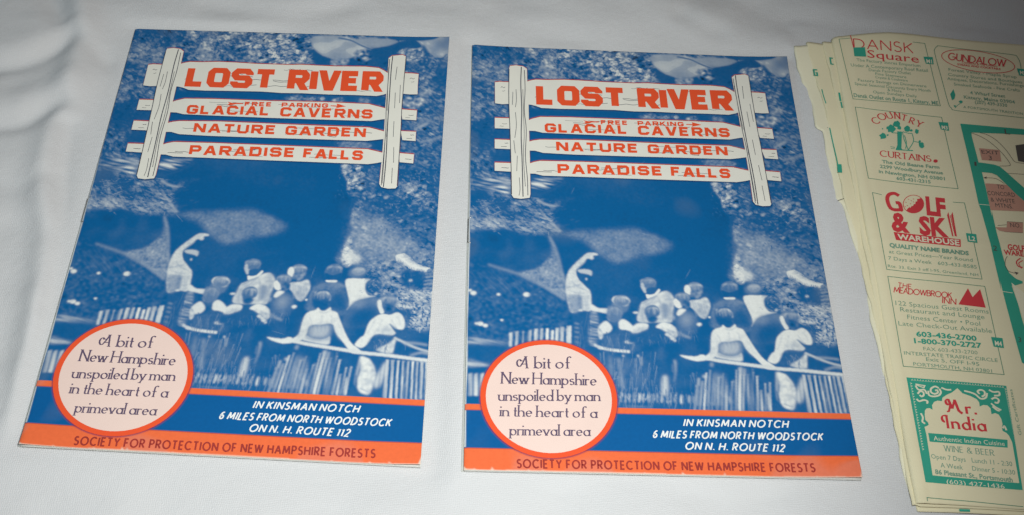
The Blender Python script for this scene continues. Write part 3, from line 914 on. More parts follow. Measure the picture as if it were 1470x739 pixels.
# guide and children at the left
for P_ in ([(150, 260), (190, 300), (260, 330)], [(140, 330), (180, 345), (240, 350)], [(270, 360), (262, 420), (270, 465)], [(150, 400), (165, 440), (160, 475)]):
    line('C', P_, 7, 0.50, 0.3, 0.75)
hair('C', 505, 402, 60, 40, 8, 23, 0.55, 0.88, 0.25)
hair('C', 455, 492, 56, 62, 10, 24, 0.30, 0.60, 0.22)
paint('C', [(340, 600), (365, 610), (375, 650), (352, 675)], 0.6, 0.3, F_MED, 0.1)
strokes('C', (360, 620, 600, 735), 28, 90, 12, 40, 100, 7, 14, 0.14, 0.36, 25, 0.6)
strokes('C', (170, 490, 280, 720), 18, 92, 8, 60, 120, 7, 14, 0.03, 0.22, 26, 0.6)
# close-set pales below the rail, all the way along
g_ = np.random.default_rng(50)
x_ = -95.0
while x_ < 480:
    w_ = g_.uniform(15, 24)
    top_ = 300 + 0.07 * x_ + g_.uniform(0, 170) * (0.25 if 190 < x_ < 340 else 1)
    sl_ = -14 + 0.05 * x_
    if not (20 < x_ < 60):
        paint('G', [(x_ - w_ / 2, top_), (x_ + w_ / 2, top_), (x_ + w_ / 2 + sl_, 636), (x_ - w_ / 2 + sl_, 636)], g_.uniform(0.40, 0.62), 0.25, F_VER, 0.14, 0.8, False)
        line('G', [(x_ + w_ * .7, top_ + 10), (x_ + w_ * .7 + sl_, 632)], 7, 0.02, 0.25, 0.8)
    x_ += g_.uniform(27, 37)
x_ = 716.0
while x_ < 1060:
    line('G', [(x_ + 18, 372 + 0.04 * (x_ - 700)), (x_ + 18 + 52, 652)], 9, -0.04, 0.22, 0.8)
    x_ += g_.uniform(34, 42)
for k in range(13):
    x_ = 180 + 38 * k + g_.uniform(-6, 6)
    paint('F', [(x_ - 8, 540 + g_.uniform(-16, 10)), (x_ + 8, 540 + g_.uniform(-16, 10)), (x_ + 6, 604 + 0.05 * x_ * .5), (x_ - 10, 604 + 0.05 * x_ * .5)], g_.uniform(0.4, 0.62), 0.25, F_VER, 0.12, 0.8, False)
# undergrowth: crisp blades and leaves
strokes('F', (0, 190, 480, 600), 110, 92, 9, 60, 190, 5, 13, 0.16, 0.42, 27, 0.6)
strokes('F', (480, 360, 1000, 620), 60, 92, 8, 40, 150, 5, 13, 0.14, 0.40, 28, 0.6)
strokes('F', (0, 540, 640, 600), 60, 92, 14, 14, 40, 5, 10, 0.35, 0.65, 29, 0.8)
strokes('E', (1000, 360, 1404, 560), 90, 15, 26, 25, 70, 6, 15, 0.50, 0.84, 30, 0.85)
strokes('E', (1000, 360, 1404, 560), 50, 20, 40, 20, 60, 5, 12, -0.05, 0.08, 31, 0.8)
strokes('G', (800, -40, 985, 130), 80, 25, 45, 14, 40, 5, 12, 0.45, 0.80, 32, 0.85)
strokes('G', (800, -40, 985, 130), 50, 25, 45, 14, 40, 5, 12, -0.05, 0.08, 33, 0.85)
strokes('E', (620, 100, 1040, 420), 120, 30, 50, 12, 40, 5, 11, 0.28, 0.56, 34, 0.7)
strokes('E', (1040, 170, 1250, 340), 30, 30, 50, 12, 30, 5, 9, 0.12, 0.3, 35, 0.7)
strokes('I', (420, 60, 780, 420), 150, 35, 40, 8, 26, 3, 7, 0.38, 0.70, 36, 0.75)
strokes('I', (420, 60, 860, 560), 120, 35, 40, 8, 26, 3, 8, -0.15, 0.06, 37, 0.7)
strokes('I', (55, 65, 330, 300), 70, 50, 40, 10, 30, 4, 9, 0.5, 0.85, 38, 0.0 + 0.35)
strokes('J', (10, 200, 560, 430), 120, 18, 26, 14, 46, 3, 7, 0.42, 0.72, 39, 0.7)
strokes('J', (10, 200, 560, 430), 70, 18, 26, 14, 46, 3, 7, -0.05, 0.1, 40, 0.7)
strokes('K', (560, 60, 1460, 330), 160, 55, 25, 8, 26, 3, 7, 0.45, 0.78, 41, 0.65)
strokes('K', (30, 60, 350, 700), 130, -20, 30, 14, 50, 3, 7, 0.38, 0.62, 42, 0.6)
strokes('K', (30, 60, 1460, 330), 150, 50, 35, 10, 36, 3, 8, -0.2, 0.05, 43, 0.6)
# the gaps between boards and the sign's own shade stay clear of strokes
T = np.where(T > 0.1, 0.1 + (T - 0.1) * (1 - 0.20 * np.clip((112 - VV) / 10, 0, 1) * np.clip((T < 0.62) + 0.0, 0, 1)), T)   # the woods print darker than the party
woods = np.clip((114 - VV) / 10, 0, 1) * np.clip((T - 0.08) / 0.06, 0, 1) * (T < 0.60)
T = T - 0.05 * woods + 0.25 * woods * (T - 0.26)
T = np.clip(blur(T, 0.13) + 0.012 * F_FINE, -0.4, 1)
BLUE = np.array([0.0010, 0.102, 0.285])
WHITE = np.array([0.70, 0.71, 0.69])
ORANGE = np.array([0.80, 0.145, 0.048])
cov = np.clip((T - 0.035) / 0.80, 0, 1)[..., None] ** 1.35
INK = BLUE * (1 - cov) + WHITE * cov
navy = np.clip((0.02 - T) / 0.16, 0, 1)[..., None]          # where the blue plate prints heaviest
INK = INK * (1 - navy) + np.array([0.003, 0.030, 0.085]) * navy


def rgb(P, color, soft=0.12, a=1.0):
    r = fill_mask(P, soft)
    if r is None:
        return
    mk, w = r
    INK[w] = INK[w] * (1 - a * mk[..., None]) + np.array(color) * a * mk[..., None]


def rect(u0, v0, u1, v1):
    return np.array([(u0, v0), (u1, v0), (u1, v1), (u0, v1)], float)


DEEP = (0.001, 0.096, 0.29)
v_rule0 = float(mm('O', [(0, 358), (1022, 382)])[:, 1].mean())
v_rule1 = float(mm('O', [(0, 387), (1022, 411)])[:, 1].mean())
v_band = float(mm('O', [(0, 562), (1055, 597)])[:, 1].mean())
print('rule', v_rule0, v_rule1, 'band', v_band)
rgb(rect(-2, v_rule1, 155, v_band), DEEP, 0.1)
rgb(rect(-2, v_rule0, 155, v_rule1), ORANGE, 0.12)
rgb(rect(-2, v_band, 155, 232), ORANGE, 0.12)
# white paper at the fold, bottom trim and rubbed corners
edge = 0.75 + 0.10 * F_VER[:, 4]
for r_ in range(NR):
    v = r_ / S
    if 55 < v < v_band - 0.5 and not (v_rule0 < v < v_rule1):
        n = edge[r_] * min(1, (v - 55) / 60) * S
        k = np.clip(n - np.arange(6), 0, 1)[:, None]
        INK[r_, :6] = INK[r_, :6] * (1 - k) + WHITE * k
def rub(P, a=0.9):
    rgb(np.asarray(P, float), (0.80, 0.62, 0.50), 0.18, a)


def wear(seed):
    """each copy is rubbed in its own places: foot, corners, a few scratches and dull patches"""
    g = np.random.default_rng(seed)
    us = np.linspace(0, 152, 14)
    rub([(0, 228.6)] + [(u, 227.75 + g.uniform(-0.25, 0.2)) for u in us] + [(152, 228.6)])
    rub([(150.8 + g.uniform(-.6, .4), 229), (152.5, 223.5 + g.uniform(0, 2)), (152.5, 229)])
    rub([(-0.5, 225.5 + g.uniform(0, 1.5)), (1.2 + g.uniform(0, .8), 228.5), (-0.5, 229)])
    for k in range(9):
        u = g.uniform(2, 150)
        rub([(u, 228.2), (u + g.uniform(.3, 1), 227.5 - g.uniform(0, 1.0)), (u + g.uniform(1, 2.4), 228.2)], g.uniform(0.3, 0.7))
    for k in range(9):
        u, v = g.uniform(8, 148), g.uniform(20, 226)
        d = g.uniform(0, 3.1)
        ln = g.uniform(2, 9)
        e = np.array([math.cos(d), math.sin(d)]) * ln
        n = np.array([-math.sin(d), math.cos(d)]) * 0.12
        c = np.array([u, v])
        rgb(np.array([c, c + e * .5 + n, c + e, c + e * .5 - n]), (0.45, 0.5, 0.58), 0.08, g.uniform(0.25, 0.55))
    f = blur(g.standard_normal((NR, NC)), 5.0)
    f = np.clip(f / f.std() - 0.9, 0, 1)[..., None]
    INK[:] = INK * (1 - 0.13 * f) + np.array([0.45, 0.46, 0.46]) * 0.13 * f * INK.max(-1, keepdims=True) ** 0.5


# thin red and dark mis-registered edges round the painted sign

# ------------------------------------------------------------------ lettering
def arc(cx, cy, rx, ry, a0, a1, n=11):
    t = np.radians(np.linspace(a0, a1, n))
    return [(cx + rx * math.cos(k), cy + ry * math.sin(k)) for k in t]


q_ = 0.17
BLOCK = {
    'A': (1.0, [[(0, 0), (.47, 1)], [(.53, 1), (1, 0)], [(.2, .26), (.8, .26)]]),
    'C': (.9, [[(1, .72), (1, 1 - q_), (1 - q_, 1), (q_, 1), (0, 1 - q_), (0, q_), (q_, 0), (1 - q_, 0), (1, q_), (1, .28)]]),
    'D': (.9, [[(0, .5), (0, 1), (1 - q_, 1), (1, 1 - q_), (1, q_), (1 - q_, 0), (0, 0), (0, .5)]]),
    'E': (.8, [[(1, 1), (0, 1), (0, 0), (1, 0)], [(0, .52), (.88, .52)]]),
    'F': (.8, [[(1, 1), (0, 1), (0, -.1)], [(0, .5), (.85, .5)]]),
    'G': (.92, [[(1, .74), (1, 1 - q_), (1 - q_, 1), (q_, 1), (0, 1 - q_), (0, q_), (q_, 0), (1 - q_, 0), (1, q_), (1, .46), (.5, .46)]]),
    'I': (0, [[(0, -.1), (0, 1.1)]]),
    'K': (.9, [[(0, -.1), (0, 1.1)], [(.92, 1), (.1, .36)], [(.4, .55), (1, 0)]]),
    'L': (.75, [[(0, 1.1), (0, 0), (1, 0)]]),
    'N': (.95, [[(0, -.1), (0, 1.1)], [(0, 1), (1, 0)], [(1, -.1), (1, 1.1)]]),
    'O': (.9, [[(.5, 0), (1 - q_, 0), (1, q_), (1, 1 - q_), (1 - q_, 1), (q_, 1), (0, 1 - q_), (0, q_), (q_, 0), (.5, 0)]]),
    'P': (.88, [[(0, -.1), (0, 1), (1 - q_, 1), (1, 1 - q_), (1, .42 + q_), (1 - q_, .42), (0, .42)]]),
    'R': (.9, [[(0, -.1), (0, 1), (1 - q_, 1), (1, 1 - q_), (1, .45 + q_), (1 - q_, .45), (0, .45)], [(.5, .45), (.98, 0)]]),
    'S': (.88, [[(1, .74), (1, 1 - q_), (1 - q_, 1), (q_, 1), (0, 1 - q_), (0, .52 + q_), (q_, .52), (1 - q_, .52), (1, .52 - q_), (1, q_), (1 - q_, 0),
                 (q_, 0), (0, q_), (0, .26)]]),
    'T': (.85, [[(-.1, 1), (1.1, 1)], [(.5, 1), (.5, -.1)]]),
    'U': (.9, [[(0, 1.1), (0, q_), (q_, 0), (1 - q_, 0), (1, q_), (1, 1.1)]]),
    'V': (.95, [[(0, 1), (.46, 0)], [(.54, 0), (1, 1)]]),
}
O_ = arc(.24, .3, .24, .3, 90, 450, 17)
ROUND = {
    'A': (.74, [[(0, 0), (.37, 1)], [(.37, 1), (.74, 0)], [(.13, .34), (.61, .34)]]),
    'B': (.58, [[(0, 0), (0, 1)], [(0, 1), (.28, 1)] + arc(.28, .77, .24, .23, 90, -90) + [(0, .54)], [(.1, .54), (.3, .54)] + arc(.3, .27, .28, .27, 90, -90) + [(0, 0)]]),
    'C': (.78, [arc(.45, .5, .45, .5, 45, 315, 15)]),
    'D': (.72, [[(0, .5), (0, 1), (.22, 1)] + arc(.22, .5, .5, .5, 80, -80) + [(.22, 0), (0, 0), (0, .5)]]),
    'E': (.48, [[(.48, 1), (0, 1), (0, 0), (.48, 0)], [(0, .52), (.42, .52)]]),
    'F': (.46, [[(.46, 1), (0, 1), (0, 0)], [(0, .5), (.4, .5)]]),
    'G': (.88, [arc(.45, .5, .45, .5, 45, 345, 15) + [(.88, .48), (.5, .48)]]),
    'H': (.68, [[(0, 0), (0, 1)], [(.68, 0), (.68, 1)], [(0, .52), (.68, .52)]]),
    'I': (.02, [[(.01, 0), (.01, 1)]]),
    'J': (.36, [[(.36, 1), (.36, .2)] + arc(.18, .2, .18, .2, -10, -170, 7)]),
    'K': (.6, [[(0, 0), (0, 1)], [(.57, 1), (.03, .45)], [(.2, .6), (.6, 0)]]),
    'L': (.44, [[(0, 1), (0, 0), (.44, 0)]]),
    'M': (.9, [[(0, 0), (.1, 1)], [(.1, 1), (.45, .15)], [(.45, .15), (.8, 1)], [(.8, 1), (.9, 0)]]),
    'N': (.7, [[(0, 0), (0, 1)], [(0, 1), (.7, 0)], [(.7, 0), (.7, 1)]]),
    'O': (.96, [arc(.48, .5, .48, .5, 90, 450, 21)]),
    'P': (.54, [[(0, 0), (0, 1), (.26, 1)] + arc(.26, .74, .27, .26, 80, -80) + [(.26, .48), (0, .48)]]),
    'Q': (.96, [arc(.48, .5, .48, .5, 90, 450, 21), [(.6, .25), (.95, -.05)]]),
    'R': (.58, [[(0, 0), (0, 1), (.26, 1)] + arc(.26, .74, .27, .26, 80, -80) + [(.26, .48), (0, .48)], [(.22, .48), (.58, 0)]]),
    'S': (.52, [arc(.26, .755, .23, .245, 35, 270, 11) + arc(.26, .255, .26, .255, 80, -150, 11)]),
    'T': (.6, [[(0, 1), (.6, 1)], [(.3, 1), (.3, 0)]]),
    'U': (.62, [[(0, 1), (0, .3)] + arc(.31, .3, .31, .3, 190, 350, 9) + [(.62, .3), (.62, 1)]]),
    'V': (.72, [[(0, 1), (.36, 0)], [(.36, 0), (.72, 1)]]),
    'W': (1.06, [[(0, 1), (.27, 0)], [(.27, 0), (.53, 1)], [(.53, 1), (.79, 0)], [(.79, 0), (1.06, 1)]]),
    'X': (.64, [[(0, 0), (.64, 1)], [(0, 1), (.64, 0)]]),
    'Y': (.64, [[(0, 1), (.32, .48)], [(.64, 1), (.32, .48)], [(.32, .5), (.32, 0)]]),
    'Z': (.6, [[(0, 1), (.6, 1), (0, 0), (.6, 0)]]),
    '1': (.16, [[(0, .8), (.14, 1), (.14, 0)]]),
    '2': (.5, [arc(.25, .74, .25, .26, 160, -30, 10) + [(0, 0), (.52, 0)]]),
    '6': (.5, [arc(.34, .45, .32, .52, 75, 170, 7) + arc(.25, .27, .24, .27, 170, 520, 15)]),
    '&': (.72, [[(.7, 0), (.16, .68)] + arc(.3, .82, .18, .18, 200, -40, 9) + [(.12, .48)] + arc(.28, .26, .28, .26, 140, 340, 9) + [(.68, .45)]]),
    '.': (.06, [[(.03, 0), (.03, .12)]]),
    ',': (.08, [[(.05, .1), (0, -.12)]]),
    ':': (.06, [[(.03, 0), (.03, .12)], [(.03, .45), (.03, .57)]]),
    '-': (.3, [[(0, .36), (.3, .36)]]),
    'a': (.48, [O_, [(.48, .6), (.48, 0)]]),
    'b': (.48, [[(0, 1), (0, .02)], O_]),
    'c': (.42, [arc(.24, .3, .24, .3, 45, 315, 12)]),
    'd': (.48, [O_, [(.48, 1), (.48, 0)]]),
    'e': (.46, [[(.03, .3), (.46, .34)] + arc(.24, .3, .22, .3, 15, 320, 14)]),
    'f': (.34, [arc(.3, .82, .16, .18, 40, 180, 7) + [(.14, 0)], [(0, .58), (.32, .58)]]),
    'g': (.48, [O_, [(.48, .6), (.48, -.12)] + arc(.24, -.12, .24, .22, -10, -150, 8)]),
    'h': (.44, [[(0, 1), (0, 0)], [(0, .34)] + arc(.22, .36, .22, .24, 170, 0, 9) + [(.44, 0)]]),
    'i': (.02, [[(.01, .6), (.01, 0)], [(.01, .80), (.01, .90)]]),
    'j': (.1, [[(.08, .6), (.08, -.15), (-.04, -.3)], [(.08, .8), (.08, .9)]]),
    'k': (.44, [[(0, 1), (0, 0)], [(.4, .6), (.02, .26)], [(.14, .36), (.44, 0)]]),
    'l': (.02, [[(.01, 1), (.01, 0)]]),
    'm': (.78, [[(0, .6), (0, 0)], [(0, .36)] + arc(.195, .38, .195, .22, 170, 0, 8) + [(.39, 0)], [(.39, .36)] + arc(.585, .38, .195, .22, 170, 0, 8) + [(.78, 0)]]),
    'n': (.44, [[(0, .6), (0, 0)], [(0, .34)] + arc(.22, .36, .22, .24, 170, 0, 9) + [(.44, 0)]]),
    'o': (.5, [arc(.25, .3, .25, .3, 90, 450, 17)]),
    'p': (.48, [[(0, .62), (0, -.34)], O_]),
    'q': (.48, [O_, [(.48, .62), (.48, -.34)]]),
    'r': (.24, [[(0, .6), (0, 0)], [(0, .36)] + arc(.2, .38, .2, .21, 170, 55, 6)]),
    's': (.34, [arc(.17, .455, .15, .145, 30, 270, 9) + arc(.17, .16, .17, .155, 80, -150, 9)]),
    't': (.22, [[(.12, .85), (.12, .12)] + arc(.22, .12, .10, .12, 190, 300, 5), [(0, .58), (.28, .58)]]),
    'u': (.44, [[(0, .6), (0, .24)] + arc(.22, .24, .22, .24, 190, 350, 8) + [(.44, .24)], [(.44, .6), (.44, 0)]]),
    'v': (.46, [[(0, .6), (.23, 0)], [(.23, 0), (.46, .6)]]),
    'w': (.72, [[(0, .6), (.19, 0)], [(.19, 0), (.36, .58)], [(.36, .58), (.53, 0)], [(.53, 0), (.72, .6)]]),
    'x': (.42, [[(0, 0), (.42, .6)], [(0, .6), (.42, 0)]]),
    'y': (.46, [[(0, .6), (.24, .02)], [(.46, .6), (.24, .02), (.06, -.34)]]),
    'z': (.4, [[(0, .6), (.4, .6), (0, 0), (.42, 0)]]),
}
def lower_x(g):
    return (g[0], [[(x, y * 0.85 if y <= .62 else .51 + (y - .6) * 1.225) for x, y in s] for s in g[1]])


SCRIPT = {k: (lower_x(g) if k.islower() else g) for k, g in ROUND.items()}
SCRIPT['A'] = (.86, [[(.30, .62)] + arc(.16, .44, .18, .30, 70, 300, 10) + [(.42, .50), (.62, 1)], [(.62, 1), (.72, 0)], [(.36, .34), (.68, .36)]])
SCRIPT['M'] = (1.0, [arc(.14, .8, .14, .2, 300, 60, 8) + [(.38, .3)], [(.38, .3), (.62, 1)], [(.3, .62), (.12, .08), (-.02, .02)], [(.62, 1), (.78, .18), (.95, 0), (1.05, .05)]])
SCRIPT['I'] = (.34, [arc(.12, .72, .16, .24, 280, 90, 9) + [(.3, 1)], [(.30, 1), (.30, 0)]])


class Ink:
    """collects flat printed shapes in page millimetres and lays them on a sheet as one mesh"""

    def __init__(self):
        self.v, self.f, self.k = [], [], 0

    def poly(self, P, lift=0.10):
        n0 = len(self.v)
        self.k += 1
        P = np.asarray(P, float)
        x, y = P[:, 0], P[:, 1]
        if np.sum(x * np.roll(y, -1) - y * np.roll(x, -1)) > 0:      # page v runs down: keep faces upward
            P = P[::-1]
        self.v += [(p[0], p[1], lift * 1.6 + 0.006 * (self.k % 7)) for p in P]
        self.f.append(tuple(range(n0, n0 + len(P))))

    def ribbon(self, P, w, lift=0.10, pen=None):
        P = np.asarray(P, float)
        keep = np.concatenate([[True], np.linalg.norm(np.diff(P, axis=0), axis=1) > 1e-6])
        P = P[keep]
        if len(P) < 2:
            return
        d = np.diff(P, axis=0)
        d /= np.linalg.norm(d, axis=1, keepdims=True)
        n = np.stack([-d[:, 1], d[:, 0]], -1)
        closed = np.linalg.norm(P[0] - P[-1]) < 1e-6
        M = np.zeros_like(P)
        for i in range(len(P)):
            a = n[i - 1] if i > 0 else (n[-1] if closed else n[0])
            c = n[i] if i < len(n) else (n[0] if closed else n[-1])
            s = a + c
            L2 = s @ s
            M[i] = c if L2 < 0.5 else s / np.linalg.norm(s) * min(1.8, 2 / math.sqrt(L2))
        W = np.full(len(P), w / 2.0)
        if pen is not None:
            ang, thin = pen
            t = np.gradient(P, axis=0)
            th = np.arctan2(-t[:, 1], t[:, 0])
            W *= thin + (1 - thin) * np.abs(np.sin(th - math.radians(ang)))
        n0 = len(self.v)
        self.k += 1
        z = lift * 1.6 + 0.006 * (self.k % 7)
        for i_, (p, mvec, hw) in enumerate(zip(P, M, W)):
            a, c = p + mvec * hw, p - mvec * hw
            if w > 1.2:
                z += 0.004                                  # broad strokes overlap themselves at sharp turns
            self.v += [(a[0], a[1], z), (c[0], c[1], z)]
        for i in range(len(P) - 1):
            k = n0 + 2 * i
            self.f.append((k, k + 2, k + 3, k + 1) if True else None)

    def mesh(self, V, F, lift=0.10):
        n0 = len(self.v)
        self.v += [(p[0], p[1], lift * 1.6) for p in V]
        self.f += [tuple(n0 + i for i in f) for f in F]

    def build(self, name, mat, parent, surf):
        bm = bmesh.new()
        vs = [bm.verts.new(v) for v in self.v]
        for f in self.f:
            bm.faces.new([vs[i] for i in f])
        # big shapes are cut small so that they follow the sheet they are printed on
        big = [f for f in bm.faces if max(e.calc_length() for e in f.edges) > 2.4 or f.calc_area() > 4]
        bmesh.ops.triangulate(bm, faces=[f for f in big if len(f.verts) > 3])
        for _ in range(6):
            long_e = [e for e in bm.edges if e.calc_length() > 2.4]
            if not long_e:
                break
            bmesh.ops.subdivide_edges(bm, edges=long_e, cuts=1)
            bmesh.ops.triangulate(bm, faces=[f for f in bm.faces if len(f.verts) > 4])
        V = np.array([v.co[:] for v in bm.verts])
        X = surf(V[:, 0], V[:, 1])
        X[:, 2] += V[:, 2] * 0.001
        for v, x in zip(bm.verts, X):
            v.co = x
        bm.normal_update()
        flip = [f for f in bm.faces if f.normal.z < 0]          # print faces upward
        if flip:
            bmesh.ops.reverse_faces(bm, faces=flip)
        me = bpy.data.meshes.new(name)
        bm.to_mesh(me)
        bm.free()
        me.materials.append(mat)
        o = bpy.data.objects.new(name, me)
        col.objects.link(o)
        o.parent = parent
        return o


def cap_mm(view, x, y, hpx):
    ox, oy, s, Hm = VIEW[view]
    p0 = np.array([x / s + ox, y / s + oy])
    c = hom(Hm, [p0])[0]
    inv = np.linalg.inv(Hm)
    e = hom(inv, [c + np.array([0, -1.0])])[0] - p0
    return hpx / abs(e[1])


def frame_of(view, p0, p1, hpx):
    a, c = mm(view, [p0])[0], mm(view, [p1])[0]
    d = c - a
    ln = np.linalg.norm(d)
    e = d / ln
    upv = np.array([e[1], -e[0]])
    return a, e, upv, ln, cap_mm(view, (p0[0] + p1[0]) / 2, (p0[1] + p1[1]) / 2, hpx)


def write(ink, view, text, p0, p1, hpx, font=ROUND, sw=0.12, pen=None, slant=0.0, serif=0.0, gap=0.2, space=0.45, lift=0.10, inset=True):
    """stroke lettering along a measured base line; hpx = height of the capitals in photo pixels"""
    a, e, upv, ln, h = frame_of(view, p0, p1, hpx)
    pos, x = [], 0.0
    for ch in text:
        if ch == ' ':
            x += space
            continue
        w = font[ch][0]
        pos.append((ch, x, w))
        x += w + gap + (sw if inset else 0)
    tot = x - gap
    block = font is BLOCK
    xs = ln / (tot * h)
    s = sw * h
    for ch, x, w in pos:
        for stroke in font[ch][1]:
            P = np.array(stroke, float)
            if block and len(P) == 2 and abs(P[0, 0] - P[1, 0]) > .05 and abs(P[0, 1] - P[1, 1]) > .05:
                # diagonals of the block letters are cut level at the ends
                gy = np.where(P[:, 1] <= 0.02, 0.0, np.where(P[:, 1] >= 0.98, h, s / 2 + P[:, 1] * (h - s)))
                gx = x * xs * h + P[:, 0] * w * xs * h + s / 2
                hx = 0.5 * s * min(1.35, math.hypot(gx[1] - gx[0], gy[1] - gy[0]) / abs(gy[1] - gy[0]))
                q = np.array([(gx[0] - hx, gy[0]), (gx[0] + hx, gy[0]), (gx[1] + hx, gy[1]), (gx[1] - hx, gy[1])])
                ink.poly(a + np.outer(q[:, 0], e) + np.outer(q[:, 1], upv), lift + 0.004)
                continue
            if block:
                gx = x * xs * h + P[:, 0] * max(0.0, (w * xs * h)) + s / 2
                gy = s / 2 + np.clip(P[:, 1], -s / 2 / (h - s), 1 + s / 2 / (h - s)) * (h - s)
            else:
                gx = (x + P[:, 0]) * xs * h + s / 2
                gy = P[:, 1] * h
            gx = gx + slant * gy
            Q = a + np.outer(gx, e) + np.outer(gy, upv)
            ink.ribbon(Q, s, lift, pen)
            if serif:
                for end, nb in ((0, 1), (-1, -2)):
                    dd = P[end] - P[nb]
                    if abs(dd[1]) > abs(dd[0]) * 1.2 and min(abs(P[end, 1]), abs(P[end, 1] - 1), abs(P[end, 1] - .6), abs(P[end, 1] - .51), abs(P[end, 1] + .29)) < 0.03:
                        cx = gx[end]
                        cy = gy[end]
                        hl = serif * h / 2
                        Q2 = np.array([(cx - hl, cy), (cx + hl, cy)])
                        ink.ribbon(a + np.outer(Q2[:, 0], e) + np.outer(Q2[:, 1], upv), 0.06 * h, lift + 0.012)


_FONT_CACHE = {}


def type_mesh(text, bold):
    key = (text, bold)
    if key not in _FONT_CACHE:
        cu = bpy.data.curves.new('lettering', 'FONT')
        cu.body = text
        cu.size = 1.0
        cu.offset = bold
        cu.resolution_u = 2
        ob = bpy.data.objects.new('lettering', cu)
        col.objects.link(ob)
        bpy.context.view_layer.update()
        me = bpy.data.meshes.new_from_object(ob.evaluated_get(bpy.context.evaluated_depsgraph_get()))
        V = np.array([v.co[:2] for v in me.vertices])
        F = [tuple(p.vertices) for p in me.polygons]
        bpy.data.objects.remove(ob)
        bpy.data.curves.remove(cu)
        bpy.data.meshes.remove(me)
        _FONT_CACHE[key] = (V, F)
    return _FONT_CACHE[key]


def typeset(ink, view, text, p0, p1, hpx, bold=0.0, slant=0.0, lift=0.10):
    """plain sans lettering along a measured base line"""
    V, F = type_mesh(text, bold)
    Hc = type_mesh('H', 0.0)[0][:, 1].max()
    a, e, upv, ln, h = frame_of(view, p0, p1, hpx)
    x0, x1 = V[:, 0].min(), V[:, 0].max()
    gx = (V[:, 0] - x0) / (x1 - x0) * ln
    gy = V[:, 1] / Hc * h
    gx = gx + slant * gy
    ink.mesh(a + np.outer(gx, e) + np.outer(gy, upv), F, lift)


# ------------------------------------------------------------------ the painted sign printed on the cover
def off(v, pts):
    return mm(v, pts)


BOARDS = [
    [mm('M', [(187, 211), (206, 209), (243, 211), (243, 296), (215, 297), (188, 293)]),
     np.concatenate([mm('K', [(500, 352), (528, 345), (560, 336), (600, 330), (700, 334), (850, 332), (1000, 340), (1200, 354), (1470, 366)]),
                     mm('L', [(180, 304), (300, 312), (480, 322), (620, 324), (740, 327), (860, 340), (910, 362), (955, 388), (985, 470), (995, 560), (960, 572),
                              (900, 584), (700, 574), (480, 568), (250, 556), (60, 552)]),
                     mm('K', [(1300, 600), (1000, 592), (800, 588), (650, 580), (600, 562), (560, 552), (500, 545)])]),
     mm('M', [(1195, 254), (1225, 255), (1250, 258), (1257, 300), (1265, 336), (1235, 336), (1205, 333)])],
    [mm('M', [(187, 350), (245, 352), (247, 393), (187, 391)]),
     mm('M', [(310, 364), (335, 354), (365, 347), (480, 349), (700, 358), (900, 363), (1085, 372), (1150, 388), (1180, 395), (1180, 428), (1150, 432), (1112, 438),
              (900, 431), (700, 424), (500, 415), (375, 409), (345, 402), (310, 401)]),
     mm('M', [(1215, 393), (1278, 398), (1281, 416), (1285, 436), (1230, 432)])],
    [mm('M', [(187, 434), (247, 437), (249, 473), (187, 470)]),
     mm('M', [(312, 446), (340, 439), (365, 436), (520, 438), (700, 446), (900, 455), (1110, 463), (1170, 478), (1190, 482), (1190, 506), (1150, 511), (1112, 515),
              (900, 508), (700, 502), (500, 495), (378, 488), (345, 479), (312, 479)]),
     mm('M', [(1235, 477), (1295, 480), (1298, 498), (1302, 516), (1250, 512)])],
    [mm('M', [(187, 525), (250, 527), (251, 561), (187, 557)]),
     mm('M', [(312, 534), (340, 524), (365, 519), (520, 523), (700, 530), (900, 538), (1125, 547), (1178, 559), (1205, 566), (1205, 594), (1170, 601), (1140, 605),
              (900, 596), (700, 589), (500, 581), (378, 577), (345, 569), (312, 568)]),
     mm('M', [(1250, 562), (1309, 567), (1311, 584), (1314, 602), (1260, 597)])],
]
POSTS = [mm('M', [(243, 158), (246, 148), (270, 146), (298, 150), (313, 160), (315, 220), (320, 300), (322, 400), (326, 520), (328, 650), (325, 664), (290, 668), (262, 664),
                  (254, 652), (251, 520), (247, 400), (242, 280)]),
         mm('M', [(1119, 196), (1130, 187), (1170, 184), (1184, 190), (1196, 270), (1216, 380), (1236, 480), (1256, 590), (1275, 690), (1270, 699), (1240, 700), (1213, 694),
                  (1203, 682), (1190, 590), (1168, 460), (1150, 370), (1135, 280)])]
for P in [p for bd in BOARDS for p in bd] + POSTS:
    rgb(P + np.array([0.25, 0.55]), (0.006, 0.05, 0.16), 0.22, 1)
    rgb(P + np.array([-0.30, 0.25]), (0.01, 0.06, 0.16), 0.14, 1)
for P in [p for bd in BOARDS for p in bd] + POSTS:
    rgb(P + np.array([0.0, -0.62]), (0.50, 0.055, 0.03), 0.12, 1)
c_badge = mm('N', [(497, 303)])[0]
r_badge = float(np.mean([np.linalg.norm(mm('N', [p])[0] - c_badge) for p in ((163, 290), (829, 318), (500, 18))])) * 0.985
r_field = float(np.mean([np.linalg.norm(mm('N', [p])[0] - c_badge) for p in ((189, 290), (801, 316), (500, 39))])) * 0.985
print('badge', c_badge, r_badge, r_field, [np.linalg.norm(mm('N', [p])[0] - c_badge) for p in ((163, 290), (829, 318), (500, 18), (490, 582))])
tt = np.linspace(0, 2 * math.pi, 60, endpoint=False)
rgb(np.stack([c_badge[0] + (r_badge + 0.5) * np.cos(tt), c_badge[1] + (r_badge + 0.5) * np.sin(tt)], -1), (0.22, 0.03, 0.10), 0.2, 0.8)
rgb(rect(-2, v_band, 155, 232) if False else np.array([(0, v_band), (152, v_band), (152, v_band + 0.35), (0, v_band + 0.35)]), (0.25, 0.02, 0.03), 0.12, 0.6)
